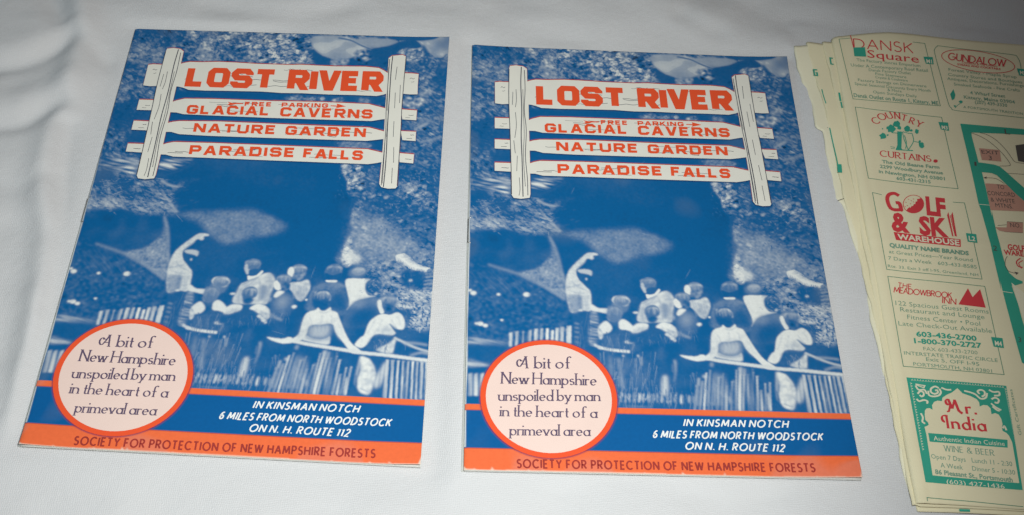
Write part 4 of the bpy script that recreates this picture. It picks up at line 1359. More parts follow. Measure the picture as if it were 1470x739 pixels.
rgb(np.array([(0, v_rule1 - 0.2), (152, v_rule1 - 0.2), (152, v_rule1 + 0.1), (0, v_rule1 + 0.1)]), (0.25, 0.02, 0.03), 0.12, 0.5)

TITLES = [
    [('LOST', (768.6, 149.9), (894.6, 154.6), 28.6, .27), ('RIVER', (916.6, 155.7), (1049.6, 159.6), 29.2, .27)],
    [('FREE', (862.3, 178.9), (900.8, 179.8), 6.3, .26), ('PARKING', (915.5, 180.4), (981.7, 182.0), 6.3, .26),
     ('GLACIAL', (781.4, 189.9), (900.0, 192.8), 13.0, .25), ('CAVERNS', (916.5, 194.0), (1047.8, 197.9), 13.2, .25)],
    [('NATURE', (798.0, 216.6), (916.0, 219.9), 13.2, .25), ('GARDEN', (930.5, 220.5), (1045.0, 224.0), 13.0, .25)],
    [('PARADISE', (800.0, 249.2), (951.4, 252.9), 13.8, .25), ('FALLS', (964.0, 253.6), (1048.4, 256.9), 13.8, .25)],
]


def grain(ink, P0, P1, n, seed, lift, lo=0.03, hi=0.14):
    """short wandering grain lines between two sides of a board, page mm"""
    r = random.Random(seed)
    for _ in range(n):
        s0 = r.uniform(0.03, 0.85)
        s1 = min(0.97, s0 + r.uniform(lo, hi))
        t = r.uniform(0.12, 0.88)
        pts = []
        for s in np.linspace(s0, s1, 5):
            a = P0[0] + (P0[1] - P0[0]) * s
            c = P1[0] + (P1[1] - P1[0]) * s
            pts.append(a + (c - a) * (t + r.uniform(-0.03, 0.03)))
        ink.ribbon(catmull(pts, False, 3), r.uniform(0.14, 0.26), lift)


# ------------------------------------------------------------------ poses of the things on the cloth
THICK = 1.25                                 # booklet, mm
BOOKS = [  # cover-plane centre, tilt x, tilt y, turn z (degrees), twist (mm)
    dict(loc=(-0.10818, 0.35667, 0.00183), rot=(-0.036, 0.011, 2.385), twist=1.98, trim=0.987),
    dict(loc=(0.05647, 0.36315, 0.00131), rot=(-0.289, 0.590, 3.702), twist=-0.21, trim=1.0),
]
MAP_LOC = Vector((0.14733, 0.49453, 0.0))
MAP_ROT = math.radians(2.6154)
for bk in BOOKS:
    rx, ry, rz = [math.radians(a) for a in bk['rot']]
    R = Matrix.Rotation(rz, 3, 'Z') @ Matrix.Rotation(rx, 3, 'X') @ Matrix.Rotation(ry, 3, 'Y')
    bk['R'] = R
    bk['origin'] = Vector(bk['loc']) - R @ Vector((0, 0, THICK * 0.001))


# ------------------------------------------------------------------ tablecloth
def smoothstep(t):
    t = np.clip(t, 0, 1)
    return t * t * (3 - 2 * t)


def seg_dist(X, Y, P):
    best = np.full(X.shape, 1e9)
    side = np.zeros(X.shape)
    for (x0, y0), (x1, y1) in zip(P[:-1], P[1:]):
        dx, dy = x1 - x0, y1 - y0
        L2 = dx * dx + dy * dy + 1e-12
        t = np.clip(((X - x0) * dx + (Y - y0) * dy) / L2, 0, 1)
        d = np.hypot(X - x0 - t * dx, Y - y0 - t * dy)
        mk = d < best
        best = np.where(mk, d, best)
        side = np.where(mk, t, side)
    return best


H_CAM = None
_K = np.array(cam.matrix_world)


def ground(pts):
    """measured point of the photograph -> point of the table top, metres"""
    out = []
    for x, y in pts:
        d = np.array(fwd) + np.array(right) * (x - 735) / 1950.0 - np.array(up) * (y - 369.5) / 1950.0
        t = -0.4594446 / d[2]
        out.append((d[0] * t, d[1] * t))
    return out


FOLDS = [  # measured course, height mm (minus = crease), half width mm
    ([(109, -40), (119, 40), (112, 90), (92, 160), (76, 200), (64, 262), (74, 340), (67, 415), (50, 500), (40, 600)], 3.0, 5.5),
    ([(95, 180), (88, 240), (87, 320), (82, 380), (76, 440)], -1.8, 3.5),
    ([(-40, 102), (5, 96), (45, 86), (76, 71), (102, 52)], -2.0, 4),
    ([(-40, 75), (10, 72), (50, 60), (88, 36)], 1.8, 9),
    ([(-40, 178), (20, 176), (52, 165), (86, 150)], -2.0, 4),
    ([(-40, 150), (20, 148), (60, 135), (92, 118)], 1.6, 8),
    ([(70, -30), (84, 12), (92, 26)], -2.2, 5),
    ([(175, 10), (230, 28), (330, 36), (420, 10), (470, -20)], 1.2, 9),
    ([(20, 640), (150, 600), (240, 700), (210, 760)], 0.4, 10),
    ([(240, 690), (220, 770)], -0.6, 8),
    ([(815, 690), (800, 770)], -0.7, 7),
    ([(985, 690), (1035, 735), (1060, 770)], -0.7, 7),
    ([(1110, 690), (1095, 725), (1120, 770)], -0.8, 6),
    ([(880, -30), (960, 10), (1060, 50), (1130, 62)], 1.0, 8),
    ([(1000, -30), (1080, 8), (1170, 48)], -1.0, 7),
    ([(1120, -30), (1190, 4), (1270, 36)], 1.0, 8),
    ([(1230, -30), (1330, 10), (1420, 40)], -1.0, 8),
    ([(980, 22), (1010, 38), (1030, 44)], -0.9, 4),
    ([(700, 24), (760, 44), (820, 56)], -0.5, 6),
    ([(520, 12), (600, 24), (690, 20)], 0.5, 9),
    ([(1190, 330), (1215, 420), (1248, 520), (1290, 660)], 0.8, 7),
    ([(1212, 450), (1240, 470), (1262, 500)], -0.7, 4),
    ([(640, 380), (650, 430), (645, 520)], 0.3, 6),
    ([(622, 245), (650, 262), (672, 250)], -0.3, 6),
    ([(-20, 262), (30, 268), (62, 255)], -0.7, 4),
    ([(-20, 330), (20, 322), (58, 340)], -0.6, 5),
    ([(-20, 420), (24, 436), (60, 430)], 0.6, 6),
    ([(-20, 520), (30, 505), (48, 512)], -0.5, 5),
    ([(120, 60), (150, 84), (176, 92)], -0.8, 4),
    ([(300, 8), (420, 22), (500, 8)], -0.7, 5),
]


def cloth_z(X, Y):
    r = random.Random(4)
    Z = np.zeros(X.shape)
    ZF = np.zeros(X.shape)
    for course, hgt, wid in FOLDS:
        P = [tuple(p) for p in catmull(np.array(ground(course)), False, 6)] if len(course) > 2 else ground(course)
        d = seg_dist(X, Y, P) * 1000
        ZF += 1.5 * hgt * np.exp(-0.5 * (d / wid) ** 2)
    for _ in range(26):                                     # soft uneven lie of the cloth
        a = r.uniform(0, math.pi)
        k = 2 * math.pi / r.uniform(35, 160)
        ph = r.uniform(0, 6.28)
        Z += 0.16 * np.sin(k * 1000 * (X * math.cos(a) + Y * math.sin(a)) + ph + 1.5 * np.sin(9 * X + ph) + 1.5 * np.sin(11 * Y))
    for _ in range(30):                                     # small dents and slack
        a = r.uniform(0, math.pi)
        k = 2 * math.pi / r.uniform(13, 34)
        ph = r.uniform(0, 6.28)
        patch = smoothstep(0.5 + 0.7 * np.sin(r.uniform(12, 34) * X + ph) * np.sin(r.uniform(12, 34) * Y + 2 * ph))
        Z += 0.045 * patch * np.sin(k * 1000 * (X * math.cos(a) + Y * math.sin(a)) + ph + 1.2 * np.sin(31 * X + ph) + 1.2 * np.sin(27 * Y))
    Z += 0.6 * np.sin(2 * math.pi * (X * 1000 * 0.8 - Y * 1000 * 0.6) / 38 + 3 * np.sin(14 * Y)) * smoothstep((Y - 0.40) / 0.12) * smoothstep((X + 0.02) / 0.12)
    Z *= 0.001
    ZF *= 0.001
    flats = []                                              # (height there, distance outside the footprint)
    for bk in BOOKS:
        R = np.array(bk['R'])
        o = np.array(bk['origin'])
        dx, dy = X - o[0], Y - o[1]
        lx = R[0, 0] * dx + R[1, 0] * dy
        ly = R[0, 1] * dx + R[1, 1] * dy
        lz = bk['twist'] * 0.001 * (np.clip(lx, -.09, .09) / .076) * (np.clip(ly, -.13, .13) / .114)
        wz = o[2] + R[2, 0] * np.clip(lx, -.08, .08) + R[2, 1] * np.clip(ly, -.12, .12) + lz - 0.0006
        flats.append((wz, np.hypot(np.maximum(np.abs(lx) - 0.0765, 0), np.maximum(np.abs(ly) - 0.1145, 0)), 0.030))
    c, s = math.cos(MAP_ROT), math.sin(MAP_ROT)
    dx, dy = X - MAP_LOC.x, Y - MAP_LOC.y
    lx, ly = dx * c + dy * s, -dx * s + dy * c
    flats.append((np.full(X.shape, -0.0002), np.hypot(np.maximum(-0.014 - lx, 0), np.maximum(np.maximum(ly - 0.010, -0.262 - ly), 0)), 0.020))
    stay = np.ones(X.shape)
    num = np.zeros(X.shape)
    den = np.zeros(X.shape)
    for wz, d, fall in flats:
        stay = stay * smoothstep(d / fall)
        share = 1 / (d + 1e-5) ** 2
        num += share * wz
        den += share
    Z = Z * stay + (1 - stay) * num / den
    clear = np.ones(X.shape)                                # folds die away where something lies on them
    for _, d, _f in flats:
        clear = clear * smoothstep(d / 0.008)
    return Z + ZF * clear


xs = np.concatenate([np.linspace(-0.75, -0.31, 23)[:-1], np.linspace(-0.31, 0.36, 420), np.linspace(0.36, 0.80, 23)[1:]])
ys = np.concatenate([np.linspace(0.95, 0.60, 19)[:-1], np.linspace(0.60, 0.16, 300), np.linspace(0.16, -0.25, 22)[1:]])
CX, CY = np.meshgrid(xs, ys)
cloth = grid_mesh('tablecloth', CX, CY, cloth_z(CX, CY), M_CLOTH, None, skirt=0.002)
tag(cloth, kind='structure')


# ------------------------------------------------------------------ the two booklets
def build_book(bk, label, curl):
    root = empty('booklet', bk['origin'], bk['R'].to_euler())
    tag(root, label, 'booklet', 'two matching souvenir booklets side by side')
    tw = bk['twist']

    def surf(u, v, top=THICK):
        u = np.asarray(u, float)
        v = np.asarray(v, float)
        x, y = (u - PAGE_W / 2) * bk['trim'], PAGE_H / 2 - v
        z = top + tw * (x / (PAGE_W / 2)) * (y / (PAGE_H / 2)) - 0.45 * np.clip(1 - u / 1.6, 0, 1) ** 2
        if top == THICK:                                    # the cover springs up a little at its handled corners
            for cu, cv, hh, rr_ in curl:
                z = z + hh * np.clip(1 - np.hypot(u - cu, v - cv) / rr_, 0, 1) ** 2
        return np.stack([x, y, z], -1) * 0.001

    P = surf(UU.ravel(), VV.ravel()).reshape(NR, NC, 3)
    clean = INK.copy()
    wear(int(bk['trim'] * 1000))
    grid_mesh('cover', P[..., 0], P[..., 1], P[..., 2], M_COVER, root, skirt=0.00028, colors=INK)
    INK[:] = clean
    # inside leaves and back cover: each a touch out of register, so their edges show
    g_u, g_v = np.meshgrid(np.linspace(0.25, PAGE_W - 0.10, 40), np.linspace(0.05, PAGE_H - 0.03, 60))
    for k, (du, dv, rot) in enumerate(((0.15, 0.1, 0.0007), (-0.1, 0.0, -0.0006), (0.1, 0.15, 0.0004))):
        uu = g_u + du + rot * (g_v - 114)
        vv = g_v + dv - rot * (g_u - 76)
        Q = surf(uu.ravel(), vv.ravel(), 0.95 - 0.25 * k).reshape(*g_u.shape, 3)
        grid_mesh('leaf', Q[..., 0], Q[..., 1], Q[..., 2], M_PAGE, root, skirt=0.00026)
    g_u, g_v = np.meshgrid(np.linspace(-0.55, PAGE_W - 0.3, 40), np.linspace(0.0, PAGE_H - 0.0, 60))
    uu = g_u - 0.0030 * (g_v - 114)
    Q = surf(uu.ravel(), g_v.ravel(), 0.22).reshape(*g_u.shape, 3)
    grid_mesh('back_cover', Q[..., 0], Q[..., 1], Q[..., 2], M_PAGE, root, skirt=0.00026)

    # staple through the fold
    v0, v1 = (float(a) for a in mm('P', [(668, 311), (668, 347)])[:, 1])
    bm = bmesh.new()
    pts = [(0.9, v0, -0.05), (0.35, v0, 0.14), (-0.12, v0 + .4, -0.15), (-0.14, (v0 + v1) / 2, -0.17), (-0.12, v1 - .4, -0.15), (0.35, v1, 0.14), (0.9, v1, -0.05)]
    rings = []
    for i, (u, v, dz) in enumerate(pts):
        c = Vector(surf([u], [v])[0]) + Vector((0, 0, dz * 0.001))
        a = Vector(pts[max(i - 1, 0)])
        e = Vector(pts[min(i + 1, len(pts) - 1)])
        d = Vector((e.x - a.x, -(e.y - a.y), e.z - a.z)).normalized()
        s1 = d.orthogonal().normalized()
        s2 = d.cross(s1)
        rings.append([bm.verts.new(c + (s1 * math.cos(t) + s2 * math.sin(t)) * 0.00026) for t in (0, 1.047, 2.094, 3.142, 4.189, 5.236)])
    for r0, r1 in zip(rings[:-1], rings[1:]):
        for k in range(6):
            bm.faces.new((r0[k], r0[(k + 1) % 6], r1[(k + 1) % 6], r1[k]))
    bm.faces.new(rings[0][::-1])
    bm.faces.new(rings[-1])
    me = bpy.data.meshes.new('staple')
    bm.to_mesh(me)
    bm.free()
    me.materials.append(M_STEEL)
    st = bpy.data.objects.new('staple', me)
    col.objects.link(st)
    st.parent = root

    # the signboards and posts
    for n, (bd, tl) in enumerate(zip(BOARDS, TITLES)):
        ik = Ink()
        for Pp in bd:
            ik.poly(Pp, 0.06)
        board = ik.build('sign_board', M_BOARD, root, surf)
        gi = Ink()
        mid = bd[1]
        lft, rgt = mid[:, 0].min(), mid[:, 0].max()
        tp = [np.array([lft + 3, mid[2, 1] + .2]), np.array([rgt - 3, mid[2, 1] + (-0.2)])]
        top_l, bot_l = mid[mid[:, 0] < lft + 30][:, 1].min(), mid[mid[:, 0] < lft + 30][:, 1].max()
        sel = mid[mid[:, 0] > rgt - 30]
        top_r, bot_r = sel[:, 1].min(), sel[:, 1].max()
        grain(gi, [np.array([lft, top_l + .7]), np.array([rgt, top_r + .7])], [np.array([lft, bot_l - .7]), np.array([rgt, bot_r - .7])], 16 if n == 0 else 10, n + 3, 0.085)
        for Pp in (bd[0], bd[2]):
            l_, r_, t_, b_ = Pp[:, 0].min(), Pp[:, 0].max(), Pp[:, 1].min(), Pp[:, 1].max()
            grain(gi, [np.array([l_ + .6, t_ + .6]), np.array([r_ - .8, t_ + .6])], [np.array([l_ + .6, b_ - .6]), np.array([r_ - .8, b_ - .6])], 2, n + 9, 0.085, 0.25, 0.6)
        gi.build('wood_grain', M_INK, board, surf)
        li = Ink()
        for text, p0, p1, h, sw in tl:
            write(li, 'P', text, p0, p1, h, BLOCK, sw, None, 0, 0, 0.25 if h > 20 else 0.34, 0.5, 0.115)
        if n == 1:
            for pts in ([(535, 361), (556, 366), (570, 365), (598, 367), (598, 370), (570, 370), (556, 374), (535, 375), (545, 368)],
                        [(940, 377), (965, 378), (962, 370), (1000, 381), (962, 388), (965, 382), (940, 380)]):
                li.poly(mm('M', pts), 0.115)
        li.build('lettering', M_ORANGE, board, surf)
    for n, Pp in enumerate(POSTS):
        ik = Ink()
        ik.poly(Pp, 0.15)
        post = ik.build('sign_post', M_BOARD, root, surf)
        gi = Ink()
        if n == 0:
            gi.ribbon(catmull(mm('M', [(291, 152), (289, 220), (293, 320), (291, 420), (295, 520), (299, 660)]), False), 0.42, 0.18)
            gi.ribbon(catmull(mm('M', [(303, 165), (306, 240), (303, 320), (311, 400), (308, 500), (316, 590), (318, 655)]), False), 0.3, 0.18)
            gi.ribbon(catmull(mm('M', [(297, 240), (300, 330), (303, 420), (300, 500), (308, 620)]), False), 0.22, 0.18)
            for pts in ([(270, 240), (272, 280), (268, 310)], [(268, 330), (272, 380), (266, 430)], [(262, 440), (268, 490)], [(276, 500), (274, 560)], [(284, 585), (287, 630), (283, 655)], [(258, 250), (256, 300)]):
                gi.ribbon(catmull(mm('M', pts), False), 0.22, 0.18)
            gi.ribbon(catmull(mm('M', [(243, 160), (242, 280), (247, 400), (251, 520), (254, 650)]), False), 0.30, 0.18)
        else:
            gi.ribbon(catmull(mm('M', [(1133, 188), (1140, 240), (1158, 340), (1180, 460), (1206, 590), (1222, 694)]), False), 0.42, 0.18)
            gi.ribbon(catmull(mm('M', [(1124, 200), (1140, 290), (1160, 400), (1176, 470), (1196, 590), (1212, 688)]), False), 0.3, 0.18)
            for pts in ([(1128, 230), (1146, 320), (1164, 400)], [(1185, 520), (1200, 600), (1214, 680)], [(1160, 230), (1166, 280)], [(1178, 330), (1190, 390)], [(1200, 440), (1212, 500)],
                        [(1224, 540), (1238, 600)], [(1190, 300), (1204, 370)], [(1238, 620), (1250, 680)], [(1172, 420), (1186, 500)]):
                gi.ribbon(catmull(mm('M', pts), False) if len(pts) > 2 else mm('M', pts), 0.22, 0.18)
            gi.ribbon(catmull(mm('M', [(1185, 192), (1216, 380), (1236, 480), (1274, 690)]), False), 0.30, 0.18)
        gi.build('wood_grain', M_INK, post, surf)

    # round badge
    ik = Ink()
    ik.poly(np.stack([c_badge[0] + r_badge * np.cos(tt), c_badge[1] + r_badge * np.sin(tt)], -1), 0.09)
    badge = ik.build('badge', M_ORANGE, root, surf)
    ik = Ink()
    ik.poly(np.stack([c_badge[0] + r_field * np.cos(tt), c_badge[1] + r_field * np.sin(tt)], -1), 0.125)
    ik.build('badge_field', M_PINK, badge, surf)
    li = Ink()
    for text, p0, p1, h in (('A bit of', (338, 162), (604, 164), 16.5), ('New Hampshire', (264, 235), (728, 246), 16), ('unspoiled by man', (250, 318), (746, 321), 15.5),
                            ('in the heart of a', (258, 392), (732, 402), 15.5), ('primeval area', (306, 484), (698, 489), 15.5)):
        write(li, 'N', text, p0, p1, h, SCRIPT, 0.135, (20, 0.34), 0.04, 0.25, 0.05, 0.26, 0.16)
    li.build('lettering', M_PLUM, badge, surf)

    # address and publisher lines
    li = Ink()
    for text, p0, p1, h in (('IN KINSMAN NOTCH', (206, 442), (714, 452), 9.6), ('6 MILES FROM NORTH WOODSTOCK', (58, 497), (880, 514), 9.6), ('ON N. H. ROUTE 112', (214, 554), (696, 567), 9.8)):
        write(li, 'O', text, p0, p1, h, ROUND, 0.195, None, 0.30, 0, 0.17, 0.36, 0.09)
    li.build('address_lettering', M_WHITE, root, surf)
    li = Ink()
    write(li, 'P', 'SOCIETY FOR PROTECTION OF NEW HAMPSHIRE FORESTS', (741.5, 670.4), (1172, 678.2), 11.3, ROUND, 0.19, None, 0, 0, 0.17, 0.42, 0.09)
    li.build('publisher_lettering', M_RUST, root, surf)
    return root


build_book(BOOKS[0], 'blue and orange souvenir booklet lying at the far left on bare white cloth, leaning left',
           [(152, 228, 1.6, 30), (0, 228, 1.2, 24), (152, 0, 0.8, 26)])
build_book(BOOKS[1], 'blue and orange souvenir booklet lying between its twin and the yellowed folded map',
           [(152, 228, 1.5, 34), (152, 0, 1.3, 28), (0, 0, 0.5, 20)])


# ------------------------------------------------------------------ the folded newsprint map at the right
def build_map():
    root = empty('folded_map', MAP_LOC, (0, 0, MAP_ROT))
    tag(root, 'yellowed folded newsprint map with green and red adverts, running off the right edge', 'map')

    def edge_fn(pts, axis):
        P = mm('p', pts)
        o = np.argsort(P[:, axis])
        P = P[o]
        return lambda t: np.interp(t, P[:, axis], P[:, 1 - axis])

    top1 = edge_fn([(1188, 53), (1205, 50.5), (1222, 49), (1250, 47), (1276, 46), (1315, 48.5), (1380, 54), (1470, 62)], 0)
    bot1 = edge_fn([(1316, 718.5), (1322, 720.5), (1370, 722), (1420, 725), (1468, 728)], 0)
    l1 = edge_fn([(1195, 53), (1212, 150), (1236, 280), (1259, 400), (1282, 530), (1300, 630), (1316.5, 718)], 1)
    l1b = edge_fn([(1183, 60), (1203, 140), (1222, 240), (1247, 370), (1270, 500), (1290, 610), (1312, 716)], 1)
    l2 = edge_fn([(1162.5, 68), (1180, 127), (1192, 175), (1205, 230), (1213, 275), (1230, 335), (1252, 425), (1263, 480), (1285, 590), (1305, 680), (1319, 724)], 1)
    l3 = edge_fn([(1145, 80), (1152, 95), (1160, 112), (1169, 142), (1172, 171), (1181, 176), (1186, 200), (1195, 242), (1197, 246), (1205, 275), (1212, 281), (1224, 325),
                  (1240, 380), (1246, 410), (1256, 460), (1268, 510), (1281, 570), (1297, 653), (1314, 718), (1323, 730)], 1)
    END = 186.0

    def surf_top(u, v, z0=2.6):
        u = np.asarray(u, float)
        v = np.asarray(v, float)
        d = u - l1(v)
        r = 1.5
        q = np.clip((r - d) / r, 0, 1)
        z = z0 - 0.9 * r * (1 - np.sqrt(1 - q ** 2 + 1e-9))
        z = z + 0.35 * np.exp(-((d - 3.4) / 2.0) ** 2) + 0.15 * np.exp(-((d - 8.0) / 2.0) ** 2)
        z = z + 0.25 * np.sin(u / 13.0 + v / 31.0) + 0.2 * np.sin(v / 17.0 + u / 47.0)
        z = z + 1.3 * np.exp(-((v + 2) / 9.0) ** 2) * np.exp(-((u - 30) / 26.0) ** 2)
        z = z + 0.18 * np.exp(-((v - 124) / 1.6) ** 2)
        return np.stack([u, -v, z], -1) * 0.001

    def sheet(name, left, top_v, bot_v, z0, mat, label=None, wob=0.25, nr=150, nc=90, use_top=False, ragged=0.0):
        s = np.concatenate([np.linspace(0, 0.06, 24), np.linspace(0.06, 1, nc)[1:]])
        t = np.linspace(0, 1, nr)
        Sg, Tg = np.meshgrid(s, t)
        U = np.zeros_like(Sg)
        Vv = np.zeros_like(Sg)
        for i, tv in enumerate(t):
            vmid = tv * 252
            u0 = left(vmid) + ragged * (0.45 * math.sin(vmid / 3.7 + z0 * 9) + 0.35 * math.sin(vmid / 1.6 + z0 * 5) * math.sin(vmid / 19.0) + 0.6 * math.sin(vmid / 11.0 + 4 * z0))
            U[i] = u0 + (END - u0) * s
            a, b_ = top_v(U[i]), bot_v(U[i])
            Vv[i] = a + (b_ - a) * tv
        if use_top:
            Q = surf_top(U.ravel(), Vv.ravel(), z0).reshape(nr, len(s), 3)
        else:
            d = U - U[:, :1]
            q = np.clip((1.1 - d) / 1.1, 0, 1)
            z = z0 - 0.55 * (1 - np.sqrt(1 - q ** 2 + 1e-9)) + wob * np.sin(Vv / 9.0 + z0 * 3) * np.exp(-d / 14) + 0.15 * np.sin(Vv / 23.0 + U / 9)
            Q = np.stack([U, -Vv, z], -1) * 0.001
        o = grid_mesh(name, Q[..., 0], Q[..., 1], Q[..., 2], mat, root, skirt=0.00025)
        if label:
            o['label'] = label
        return o

    cst = lambda c: (lambda u: np.full(np.shape(u), float(c)))
    jag = lambda c, a, sd: (lambda u: c + a * np.sin(np.asarray(u) / 3.1 + sd) * np.exp(-np.asarray(u) / 30) + 0.02 * np.asarray(u))
    bot2 = edge_fn([(1319, 726.0), (1324, 728.5), (1370, 730), (1420, 732.5), (1468, 735)], 0)
    sheet('folded_sheet', l3, jag(3.2, 0.5, 1.0), lambda u: bot2(u) - 1.2, 0.45, M_MAP_PALE, 'pale torn lowest fold', wob=0.5, ragged=0.5)
    sheet('folded_sheet', l2, jag(1.6, 0.4, 2.0), lambda u: bot2(u), 1.0, M_MAP, wob=0.35, ragged=0.4)
    sheet('folded_sheet', l1b, jag(0.9, 0.3, 0.0), lambda u: bot2(u) - 1.6, 1.65, M_MAP, wob=0.3, ragged=0.3)
    sheet('top_sheet', l1, lambda u: top1(np.clip(u, -3, 94)), lambda u: bot1(u), 2.6, M_MAP, use_top=True)

    def under(left, z0):
        return lambda u, v: np.stack([np.asarray(u, float), -np.asarray(v, float), np.full(np.shape(u), z0)], -1) * 0.001

    # scraps of print showing on the lower folds
    ik = Ink()
    def box(x0, y0, x1, y1, v='q'):
        return mm(v, [(x0, y0), (x1, y0 + 1), (x1 + 2, y1 + 1), (x0 + 2, y1)])
    ik.ribbon(mm('a', [(290, 215), (272, 212), (278, 250), (294, 252)]), 0.7, 0)
    ik.ribbon(mm('q', [(152, 198), (156, 222)]), 0.9, 0)
    ik.ribbon(mm('q', [(157, 224), (161, 242)]), 0.7, 0)
    ik.build('printed_scrap', M_GREEN, root, under(None, 2.25))
    ik = Ink()
    ik.ribbon(mm('a', [(195, 280), (172, 278), (178, 312), (196, 315), (194, 298), (184, 297)]), 0.7, 0)
    ik.ribbon(catmull(mm('q', [(103, 185), (108, 205), (115, 226)]), False), 0.45, 0)
    ik.ribbon(catmull(mm('q', [(126, 296), (132, 325), (148, 395), (152, 420)]), False), 0.5, 0)
    ik.poly(box(147, 400, 160, 424), 0)
    ik.build('printed_scrap', M_GREEN, root, under(None, 1.5))
    ik = Ink()
    ik.ribbon(mm('q', [(150, 503), (168, 497)]), 0.3, 0)
    ik.ribbon(mm('q', [(100, 297), (122, 293)]), 0.25, 0)
    ik.build('tear_line', M_DARK, root, under(None, 0.95))
    ik = Ink()
    ik.poly(mm('e', [(438, 695), (490, 697), (492, 709), (440, 707)]), 0)
    ik.build('printed_scrap', M_GREEN, root, under(None, 1.5))

    # ---- adverts: border (the part), lettering and marks (its pieces)
    def advert(border, wline=0.28, closed=False, view='k'):
        ik = Ink()
        for bd in border:
            P = mm(view, bd)
            if closed:
                P = np.concatenate([P, P[:1]])
            ik.ribbon(P, wline, 0.09)
        return ik.build('advert', M_GREEN_LINE, root, surf_top)

    def letter(parent, mat, jobs, name='lettering', bold=0.0, lift=0.10):
        ik = Ink()
        for j in jobs:
            typeset(ik, *j[:5], bold=j[5] if len(j) > 5 else bold, lift=lift)
        return ik.build(name, mat, parent, surf_top)

    def tab(parent, view, P, text, p0, p1, h):
        ik = Ink()
        ik.poly(mm(view, P), 0.12)
        t = ik.build('index_tab', M_GREEN, parent, surf_top)
        letter(parent, M_MAP_PALE, [(view, text, p0, p1, h)], bold=0.03, lift=0.16)
        return t

    # housewares outlet
    ad = advert([[(160, 28), (35, 36), (185, 666), (1118, 727), (1010, 300), (945, 84), (815, 74)]])
    ik = Ink()
    write(ik, 'k', 'DANSK', (192, 128), (830, 182), 12.6, ROUND, 0.09, None, 0, 0, 0.14)
    ik.ribbon(mm('k', [(155, 0), (192, 128)]), 0.4, 0.10)
    typeset(ik, 'k', 'Square', (340, 226), (890, 278), 10.4)
    ik.build('lettering', M_RED, ad, surf_top)
    ik = Ink()
    ik.poly(mm('k', [(188, 124), (310, 124), (326, 218), (200, 214)]), 0.12)
    ik.build('green_square', M_GREEN, ad, surf_top)
    letter(ad, M_GREY_GREEN, [('k', 'The Factory Stores Emporium', (225, 265), (905, 322), 4), ('k', 'Under A Contemporary Roof Retail', (165, 322), (985, 373), 4.4),
                        ('k', 'Dansk Factory Outlet', (355, 370), (805, 402), 3.8), ('k', 'Fine Stemware', (425, 410), (755, 442), 3.6), ('k', 'Crystal & Cookware', (425, 445), (770, 478), 3.6),
                        ('k', 'Factory Savings on Dinnerware', (240, 478), (970, 535), 3.8), ('k', 'Special Seasonal Discounts Every Month', (205, 518), (1015, 583), 3.8),
                        ('k', '& More', (555, 578), (705, 592), 3.8), ('k', 'Open Sundays Daily', (400, 602), (870, 642), 3.8), ('k', 'Dansk Outlet on Route 1, Kittery, ME', (195, 645), (1100, 718), 5.2, 0.02)])
    tab(ad, 'k', [(935, 215), (1033, 218), (1045, 292), (962, 286)], 'M1', (968, 278), (1028, 284), 5)

    # seafood restaurant with oval sign
    ad = advert([catmull(np.array([(1560, 600), (1300, 570), (1060, 542), (1025, 525), (1005, 490), (960, 330), (920, 190), (920, 165), (935, 150), (960, 148), (1180, 172), (1400, 200), (1432, 214),
                                   (1450, 250), (1456, 285)], float), False, 4).tolist()], view='a')
    ik = Ink()
    t = np.linspace(0, 2 * math.pi, 40)
    c_, s_ = math.cos(math.radians(9.5)), math.sin(math.radians(9.5))
    for k in (1.0,):
        ik.ribbon(mm('a', [(1190 + 230 * k * math.cos(a) * c_ - 62 * k * math.sin(a) * s_, 240 + 230 * k * math.cos(a) * s_ + 62 * k * math.sin(a) * c_) for a in t]), 0.35, 0.10)
    write(ik, 'a', 'GUNDALOW', (1002, 226), (1362, 274), 9.5, ROUND, 0.12, None, 0.1, 0.2, 0.05)
    typeset(ik, 'a', 'Clambakes & Fine Lobsters', (1090, 250), (1310, 276), 3)
    typeset(ik, 'a', 'STEAKS AND COCKTAILS', (1062, 262), (1330, 294), 2.6, 0.02)
    ik.build('lettering', M_RED, ad, surf_top)
    letter(ad, M_GREY_GREEN, [('a', 'Forest Valley - Maple Syrup', (1008, 296), (1430, 346), 4), ('a', 'Country Stores and Boutiques', (1005, 326), (1465, 378), 4),
                        ('a', 'Antiques, Decorations, Furnishings', (1000, 352), (1475, 400), 4), ('a', 'Smoked Seafoods - Fine Crafts', (1042, 386), (1450, 428), 4),
                        ('a', '4 Wharf Street', (1142, 441), (1360, 465), 4.6, .01), ('a', 'Kittery, Maine 03904', (1104, 467), (1420, 502), 4.6, .01), ('a', '(207) 439-3330', (1172, 499), (1372, 522), 4.6, .01),
                        ('a', 'A PORTSMOUTH TRADITION', (1100, 526), (1470, 572), 3.4)])
    ik = Ink()
    ik.poly(mm('a', [(1018, 440), (1038, 410), (1050, 445), (1044, 470), (1030, 478)]), 0.1)
    ik.poly(mm('a', [(1070, 485), (1085, 478), (1098, 488), (1085, 500)]), 0.1)
    ik.ribbon(mm('a', [(1080, 498), (1062, 510), (1048, 526)]), 0.25, 0.1)
    ik.poly(mm('a', [(1040, 508), (1052, 510), (1054, 518), (1044, 520)]), 0.1)
    ik.build('leaf_emblem', M_GREEN, ad, surf_top)
    tab(ad, 'a', [(1430, 285), (1490, 292), (1500, 335), (1445, 328)], 'M2', (1450, 322), (1488, 327), 5)

    # curtain shop
    ad = advert([[(140, 58), (755, 122), (870, 632), (235, 556)]], closed=True, view='b')
    ik = Ink()
    arcpts = [((280, 178), (325, 160)), ((325, 152), (372, 128)), ((374, 137), (416, 129)), ((420, 132), (462, 136)), ((462, 140), (508, 152)), ((520, 160), (556, 172)), ((566, 178), (612, 196))]
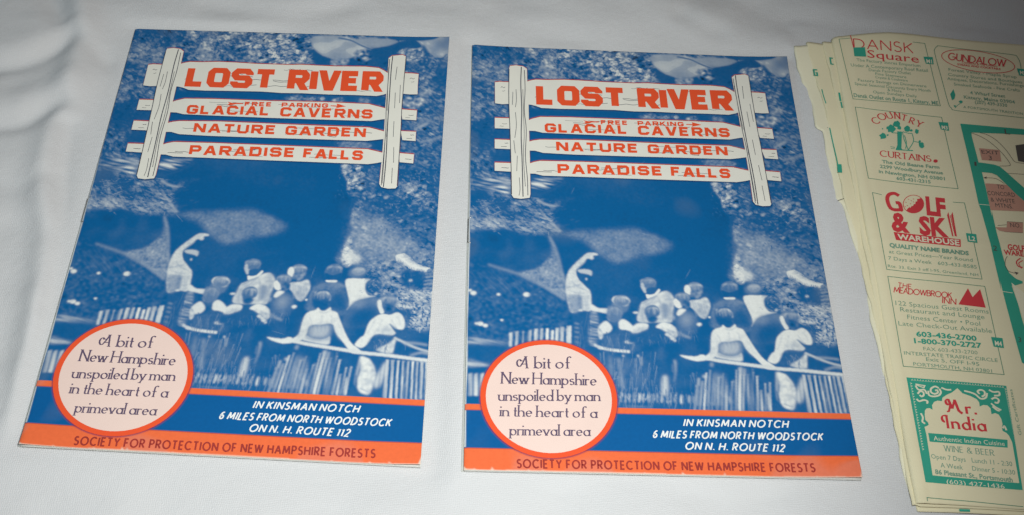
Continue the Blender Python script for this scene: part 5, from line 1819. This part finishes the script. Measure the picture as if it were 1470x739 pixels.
    for ch, (p0, p1) in zip('COUNTRY', arcpts):
        write(ik, 'b', ch, p0, p1, 8.6, ROUND, 0.15, (0, .5), 0, 0.3, 0)
    write(ik, 'b', 'CURTAINS', (318, 398), (685, 437), 8.4, ROUND, 0.15, (0, .5), 0, 0.3, 0.08)
    spot_ = [(712 + 16 * math.cos(a), 432 + 12 * math.sin(a)) for a in np.linspace(0, 6.28, 10, endpoint=False)]
    ik.poly(mm('b', spot_), 0.1)
    ik.build('lettering', M_RED, ad, surf_top)
    ik = Ink()
    rr = random.Random(5)
    for x, y, r in ((435, 170, 26), (398, 205, 32), (512, 205, 26), (580, 222, 18), (340, 258, 27), (612, 318, 24), (455, 198, 16), (600, 292, 9), (540, 215, 10), (335, 207, 6), (372, 250, 8), (372, 200, 12)):
        P = [(x + r * rr.uniform(.65, 1.15) * math.cos(a), y + r * rr.uniform(.6, 1.0) * math.sin(a)) for a in np.linspace(0, 6.28, 11, endpoint=False)]
        ik.poly(mm('b', P), 0.1)
    ik.poly(mm('b', [(440, 222), (474, 225), (470, 340), (478, 352), (430, 350), (442, 320)]), 0.1)
    for P in ([(478, 225), (490, 280), (520, 352)], [(545, 235), (556, 290), (520, 352)], [(480, 225), (520, 235), (545, 235)], [(400, 232), (440, 235)], [(560, 292), (600, 300)], [(492, 250), (505, 300), (500, 345)]):
        ik.ribbon(catmull(mm('b', P), False) if len(P) > 2 else mm('b', P), 0.35, 0.1)
    ik.ribbon(mm('b', [(430, 351), (552, 357)]), 0.5, 0.115)
    ik.ribbon(mm('b', [(392, 330), (420, 334), (418, 345), (395, 342)]), 0.25, 0.1)
    ik.build('tree_emblem', M_GREEN, ad, surf_top)
    ik = Ink()
    for tx, p0, p1 in (('The Old Beane Farm', (333, 447), (740, 487)), ('2299 Woodbury Avenue', (318, 480), (765, 528)), ('in Newington, NH 03801', (310, 516), (778, 570)), ('603-431-2315', (436, 564), (678, 592))):
        typeset(ik, 'b', tx, p0, p1, 4.6, 0.025)
    ik.build('lettering', M_GREY_GREEN, ad, surf_top)
    tab(ad, 'b', [(732, 155), (800, 160), (808, 218), (750, 208)], 'M3', (756, 205), (798, 210), 5)

    # golf and ski shop
    ad = advert([[(218, 122), (155, 108), (250, 620), (882, 686), (765, 180), (688, 174)]], view='c')
    ik = Ink()
    ik.ribbon(catmull(mm('c', [(332, 128), (300, 112), (264, 122), (254, 155), (272, 205), (300, 222), (340, 222), (346, 220), (334, 180), (310, 176)]), False, 4), 1.75, 0.10)
    typeset(ik, 'c', 'LF', (516, 252), (646, 268), 25, 0.045)
    t = np.linspace(0, 2 * math.pi, 40)
    P = [(428 + 68 * math.cos(a), 184 + 60 * math.sin(a)) for a in t]
    ik.ribbon(mm('c', P), 0.3, 0.10)
    half = [(428 + 68 * math.cos(a), 184 + 60 * math.sin(a)) for a in np.linspace(-0.75, 2.35, 24)]
    half += [(392, 212), (402, 205), (408, 210), (416, 196), (424, 199), (430, 184), (440, 186), (442, 168), (454, 166), (452, 150), (464, 150)]
    ik.poly(mm('c', half), 0.12)
    for x, y in ((375, 170), (392, 150), (410, 160), (384, 192), (405, 180), (425, 148), (370, 200), (425, 168)):
        ik.ribbon(mm('c', [(x, y), (x + 7, y + 4)]), 0.3, 0.10)
    typeset(ik, 'c', '&', (284, 358), (405, 372), 26, 0.04)
    typeset(ik, 'c', 'SK', (470, 383), (662, 404), 25, 0.045)
    for x0, x1 in ((655, 692), (682, 714)):
        ik.poly(mm('c', [(x0 - 5, 262), (x0 + 3, 240), (x0 + 8, 262), (x1, 404), (x1 - 9, 402)]), 0.10)
    ik.ribbon(mm('c', [(671, 262), (704, 402)]), 0.35, 0.10)
    ik.poly(mm('c', [(296, 370), (738, 424), (740, 474), (312, 425)]), 0.10)
    ik.build('lettering', M_RED, ad, surf_top)
    letter(ad, M_MAP_PALE, [('c', 'WAREHOUSE', (322, 420), (732, 466), 7.8, 0.03)], lift=0.16)
    letter(ad, M_GREY_GREEN, [('c', 'QUALITY NAME BRANDS', (268, 470), (795, 529), 5.6, 0.045), ('c', 'at Great Prices—Year Round', (265, 512), (820, 572), 5), ('c', '7 Days a Week   603-433-8585', (260, 555), (848, 618), 5),
                        ('c', 'Rte. 33, Exit 3 off I-95, Greenland, NH', (258, 605), (858, 668), 4)])
    tab(ad, 'c', [(774, 382), (842, 390), (850, 450), (786, 440)], 'L2', (793, 432), (836, 438), 6.5)

    # inn
    ad = advert([[(228, 58), (800, 118), (916, 636), (320, 588)]], closed=True, view='d')
    ik = Ink()
    write(ik, 'd', 'THE', (286, 122), (368, 133), 7, ROUND, 0.13, None, 0.1, 0, 0.12)
    write(ik, 'd', 'MEADOWBROOK', (262, 152), (606, 188), 8, ROUND, 0.13, None, 0.12, 0, 0.0)
    write(ik, 'd', 'INN', (548, 216), (632, 226), 8.6, ROUND, 0.13, None, 0.1, 0, 0.1)
    ik.poly(mm('d', [(645, 224), (700, 130), (728, 182), (772, 135), (806, 243)]), 0.10)
    ik.build('lettering', M_RED, ad, surf_top)
    letter(ad, M_GREY_GREEN, [('d', '122 Spacious Guest Rooms', (275, 226), (825, 278), 6.4, -.004), ('d', 'Restaurant and Lounge', (303, 264), (800, 310), 6.4, -.004), ('d', 'Fitness Center • Pool', (345, 308), (775, 350), 6.4, -.004),
                        ('d', 'Late Check-Out Available', (293, 346), (845, 392), 6.4, -.004), ('d', 'FAX 603-433-2700', (440, 494), (760, 518), 5.2, -.004),
                        ('d', 'INTERSTATE TRAFFIC CIRCLE', (326, 518), (880, 562), 5), ('d', 'Exit 5, OFF I-95', (456, 556), (770, 586), 5.2), ('d', 'PORTSMOUTH, NH 03801', (380, 584), (845, 626), 5)])
    letter(ad, M_GREEN, [('d', '603-436-2700', (398, 410), (755, 438), 7, .03), ('d', '1-800-370-2727', (386, 450), (785, 480), 7, .03)])
    tab(ad, 'd', [(838, 414), (906, 421), (915, 480), (854, 471)], 'M4', (862, 464), (904, 469), 6.5)

    # Indian restaurant in a lobed arch
    ik = Ink()
    ik.poly(mm('e', [(177, 65), (662, 105), (742, 610), (268, 576)]), 0.08)
    ad = ik.build('advert', M_GREEN, root, surf_top)
    ik = Ink()
    arch = mm('j', [(255, 512), (285, 500), (297, 488), (290, 468), (265, 445), (258, 400), (260, 352), (278, 332), (305, 328), (335, 345), (330, 300), (350, 268), (385, 256), (425, 262), (430, 228), (470, 200), (520, 178),
                    (575, 135), (625, 185), (700, 210), (760, 240), (785, 270), (790, 312), (825, 296), (865, 300), (895, 328), (905, 385), (940, 374), (975, 388), (1000, 430), (1012, 480), (1006, 512), (1012, 545), (1050, 566), (1075, 592)])
    low = mm('e', [(690, 380), (725, 577), (302, 543), (272, 345)])
    ik.poly(np.concatenate([arch, low]), 0.11)
    field = ik.build('arch_field', M_MAP, ad, surf_top)
    ik = Ink()
    for P in ([(170, 100), (250, 130), (260, 110), (170, 95)],):
        ik.ribbon(mm('j', P), 0.5, 0.11)
    sw = [[(395, 135), (360, 118), (320, 140), (322, 175), (355, 190), (385, 178), (380, 155), (360, 158)], [(400, 140), (415, 175), (395, 205), (340, 215), (300, 200), (295, 160)],
          [(420, 130), (470, 150), (515, 150)], [(190, 190), (215, 165), (245, 175), (248, 205), (225, 215), (210, 200)], [(180, 240), (205, 262), (250, 250), (285, 262), (280, 285)], [(220, 380), (240, 420), (235, 460), (262, 480)],
          [(170, 110), (200, 150), (255, 150), (280, 190)],
          [(790, 190), (770, 165), (800, 150), (835, 165), (838, 200), (810, 215)], [(640, 160), (700, 175), (750, 195), (800, 235), (850, 225), (862, 180)], [(880, 150), (925, 170), (975, 168), (980, 200), (930, 205)],
          [(905, 240), (940, 225), (975, 245), (965, 275), (935, 270)], [(900, 280), (950, 320), (1000, 345)], [(915, 310), (960, 345), (985, 350)], [(1015, 520), (1030, 500), (1050, 540)]]
    for P in sw:
        ik.ribbon(catmull(mm('j', P), False, 5), 0.75, 0.11)
    for a, b_, n in (((125, 45), (1030, 115), 34),):
        for i in range(n):
            x = a[0] + (b_[0] - a[0]) * (i + .5) / n
            y = a[1] + (b_[1] - a[1]) * (i + .5) / n + 8
            ik.ribbon(mm('j', [(x - 8, y + 6), (x, y - 8), (x + 8, y + 8)]), 0.18, 0.11)
    for i in range(26):
        f_ = (i + .5) / 26
        x, y = 118 + 118 * f_ + 6, 75 + (740 - 75) * f_
        ik.ribbon(mm('j', [(x - 9, y - 6), (x + 8, y), (x - 6, y + 9)]), 0.2, 0.11)
        x, y = 1040 + 118 * f_, 130 + (740 - 130) * f_
        ik.ribbon(mm('j', [(x - 9, y - 6), (x + 8, y), (x - 6, y + 9)]), 0.2, 0.11)
    ik.build('scroll_ornament', M_MAP_PALE, ad, surf_top)
    ik = Ink()
    write(ik, 'j', 'Mr.', (462, 366), (772, 388), 18.5, SCRIPT, 0.20, (30, .35), 0, 0.16, 0.12, lift=0.14)
    write(ik, 'j', 'India', (430, 518), (862, 550), 18.5, SCRIPT, 0.19, (30, .4), 0, 0.2, 0.10, lift=0.14)
    ik.build('lettering', M_RED, field, surf_top)
    ik = Ink()
    ik.poly(mm('j', [(290, 570), (1060, 632), (1062, 708), (305, 655)]), 0.13)
    ik.build('banner', M_GREEN, field, surf_top)
    letter(field, M_MAP_PALE, [('j', 'Authentic Indian Cuisine', (345, 642), (1035, 692), 6.4)], lift=0.16)
    ik = Ink()
    write(ik, 'e', 'WINE & BEER', (358, 424), (604, 445), 8, ROUND, 0.14, (0, .55), 0, 0.26, 0.12, lift=0.13)
    for tx, p0, p1, b_ in (('Open 7 Days   Lunch 11 - 2:30', (296, 461), (692, 496), .004), ('A Week     Dinner 5 - 10:30', (342, 504), (706, 537), .004), ('86 Pleasant St., Portsmouth', (315, 536), (694, 572), .03)):
        typeset(ik, 'e', tx, p0, p1, 6.6, b_, lift=0.14)
    ik.build('lettering', M_GREY_GREEN, field, surf_top)
    letter(ad, M_MAP_PALE, [('e', '(603) 427-1436', (372, 582), (655, 604), 6.2)], lift=0.12)
    ik = Ink()
    typeset(ik, 'e', 'Gift Certificates', (737, 345), (690, 122), 4)
    ik.build('lettering', M_GREY_GREEN, ad, surf_top)
    # next advert begins at the foot of the sheet
    advert([[(277, 668), (275, 651), (500, 667), (745, 690)]], view='e')

    # ---- street map
    ik = Ink()
    ik.poly(np.concatenate([mm('p', [(1380, 174), (1405, 176.5), (1430, 179), (1475, 183), (1475, 191), (1440, 189), (1396, 187)]), mm('g', [(140, 120), (190, 318), (215, 395), (245, 520), (290, 739)]),
                            mm('h', [(212, 0), (255, 190), (290, 320), (335, 480), (370, 550), (430, 600), (490, 622)]), mm('h', [(490, 640), (420, 660), (395, 640)]),
                            mm('i', [(250, 40), (290, 150), (318, 250), (340, 320), (350, 560), (318, 540), (270, 370), (215, 170), (170, 0)]),
                            mm('h', [(300, 700), (255, 520), (200, 290), (120, 0)]), mm('g', [(190, 640), (140, 400), (100, 220)])]), 0.09)
    street = ik.build('street_map', M_GREEN, root, surf_top)
    ik = Ink()
    ik.poly(np.concatenate([mm('g', [(180, 318), (240, 326), (310, 338), (350, 352), (400, 395), (460, 450), (540, 520), (540, 620), (470, 560), (400, 490), (330, 420), (290, 402), (215, 394)])]), 0.115)
    ik.build('main_road', M_GREEN, street, surf_top)
    ik = Ink()
    ik.poly(mm('g', [(195, 210), (350, 226), (362, 314), (215, 300)]), 0.10)
    ik.poly(mm('g', [(240, 480), (405, 492), (455, 530), (540, 610), (540, 694), (280, 685)]), 0.10)
    ik.poly(mm('h', [(245, 150), (345, 152), (350, 100), (490, 108), (490, 196), (340, 190), (280, 180)]), 0.10)
    ik.build('map_label', M_MAPPINK, street, surf_top)
    ik = Ink()
    for P in ([(130, 90), (200, 118), (270, 160), (340, 220), (390, 275), (428, 330), (420, 346), (350, 348)], [(200, 92), (260, 110), (330, 155), (400, 228), (440, 285), (470, 318), (540, 328)], [(235, 437), (310, 442), (350, 460), (385, 485)]):
        ik.ribbon(catmull(mm('g', P), False), 0.22, 0.10)
    ik.poly(mm('g', [(226, 437), (250, 428), (250, 446)]), 0.115)
    ik.ribbon(mm('g', [(410, 404), (540, 412)]), 0.2, 0.10)
    for P in ([(350, 100), (490, 108)], [(350, 100), (350, 150)], [(350, 150), (490, 158)], [(280, 178), (340, 190), (490, 197)], [(265, 135), (345, 128)]):
        ik.ribbon(mm('h', P), 0.2, 0.10)
    ik.ribbon(catmull(mm('h', [(352, 405), (335, 440), (335, 490), (365, 535), (420, 552)]), False), 0.25, 0.10)
    ik.poly(mm('h', [(415, 540), (455, 548), (435, 566)]), 0.115)
    blk = Ink()
    blk.poly(mm('g', [(470, 190), (540, 180), (540, 320), (490, 310)]), 0.10)
    blk.build('map_picture', M_DARK, street, surf_top)
    for tx, p0, p1, hh, v in (('EXIT', (215, 252), (345, 262), 5.4, 'g'), ('3', (268, 300), (292, 303), 6, 'g'), ('TO', (330, 522), (385, 528), 6, 'g'), ('CONCORD', (258, 570), (468, 585), 6, 'g'), ('& WHITE', (282, 620), (466, 634), 6, 'g'),
                             ('MTNS.', (318, 663), (452, 674), 6, 'g'), ('NO.', (380, 148), (474, 154), 6, 'h')):
        typeset(ik, v, tx, p0, p1, hh, 0.0, lift=0.13)
    for tx, p0, p1, hh, v in (('L', (390, 103), (430, 108), 7, 'g'), ('1', (160, 345), (176, 347), 6, 'g'), ('2', (225, 355), (262, 361), 7, 'h'), ('3', (295, 405), (315, 408), 7, 'i')):
        typeset(ik, v, tx, p0, p1, hh, 0.0, lift=0.15)
    ik.build('map_lines', M_DARK, street, surf_top)
    ik = Ink()
    typeset(ik, 'h', 'GOLF', (358, 346), (510, 360), 7.5, 0.03)
    typeset(ik, 'h', 'WARE', (325, 388), (500, 404), 6.5, 0.03)
    ik.ribbon(catmull(mm('h', [(470, 420), (435, 450), (450, 490), (490, 500)]), False), 0.5, 0.10)
    ik.ribbon(catmull(mm('h', [(490, 440), (455, 465), (480, 510)]), False), 0.4, 0.10)
    ik.build('lettering', M_RED, street, surf_top)
    ik = Ink()
    ik.ribbon(mm('i', [(182, 72), (255, 82)]), 0.3, 0.10)
    ik.ribbon(mm('g', [(190, 640), (272, 648)]), 0.3, 0.10)
    ik.build('grid_line', M_MAP_PALE, street, surf_top)
    ik = Ink()
    ik.poly(mm('i', [(246, 14), (345, 90), (345, 300), (318, 230), (280, 120)]), 0.10)
    ik.build('map_gap', M_MAP_PALE, street, surf_top)
    return root


build_map()
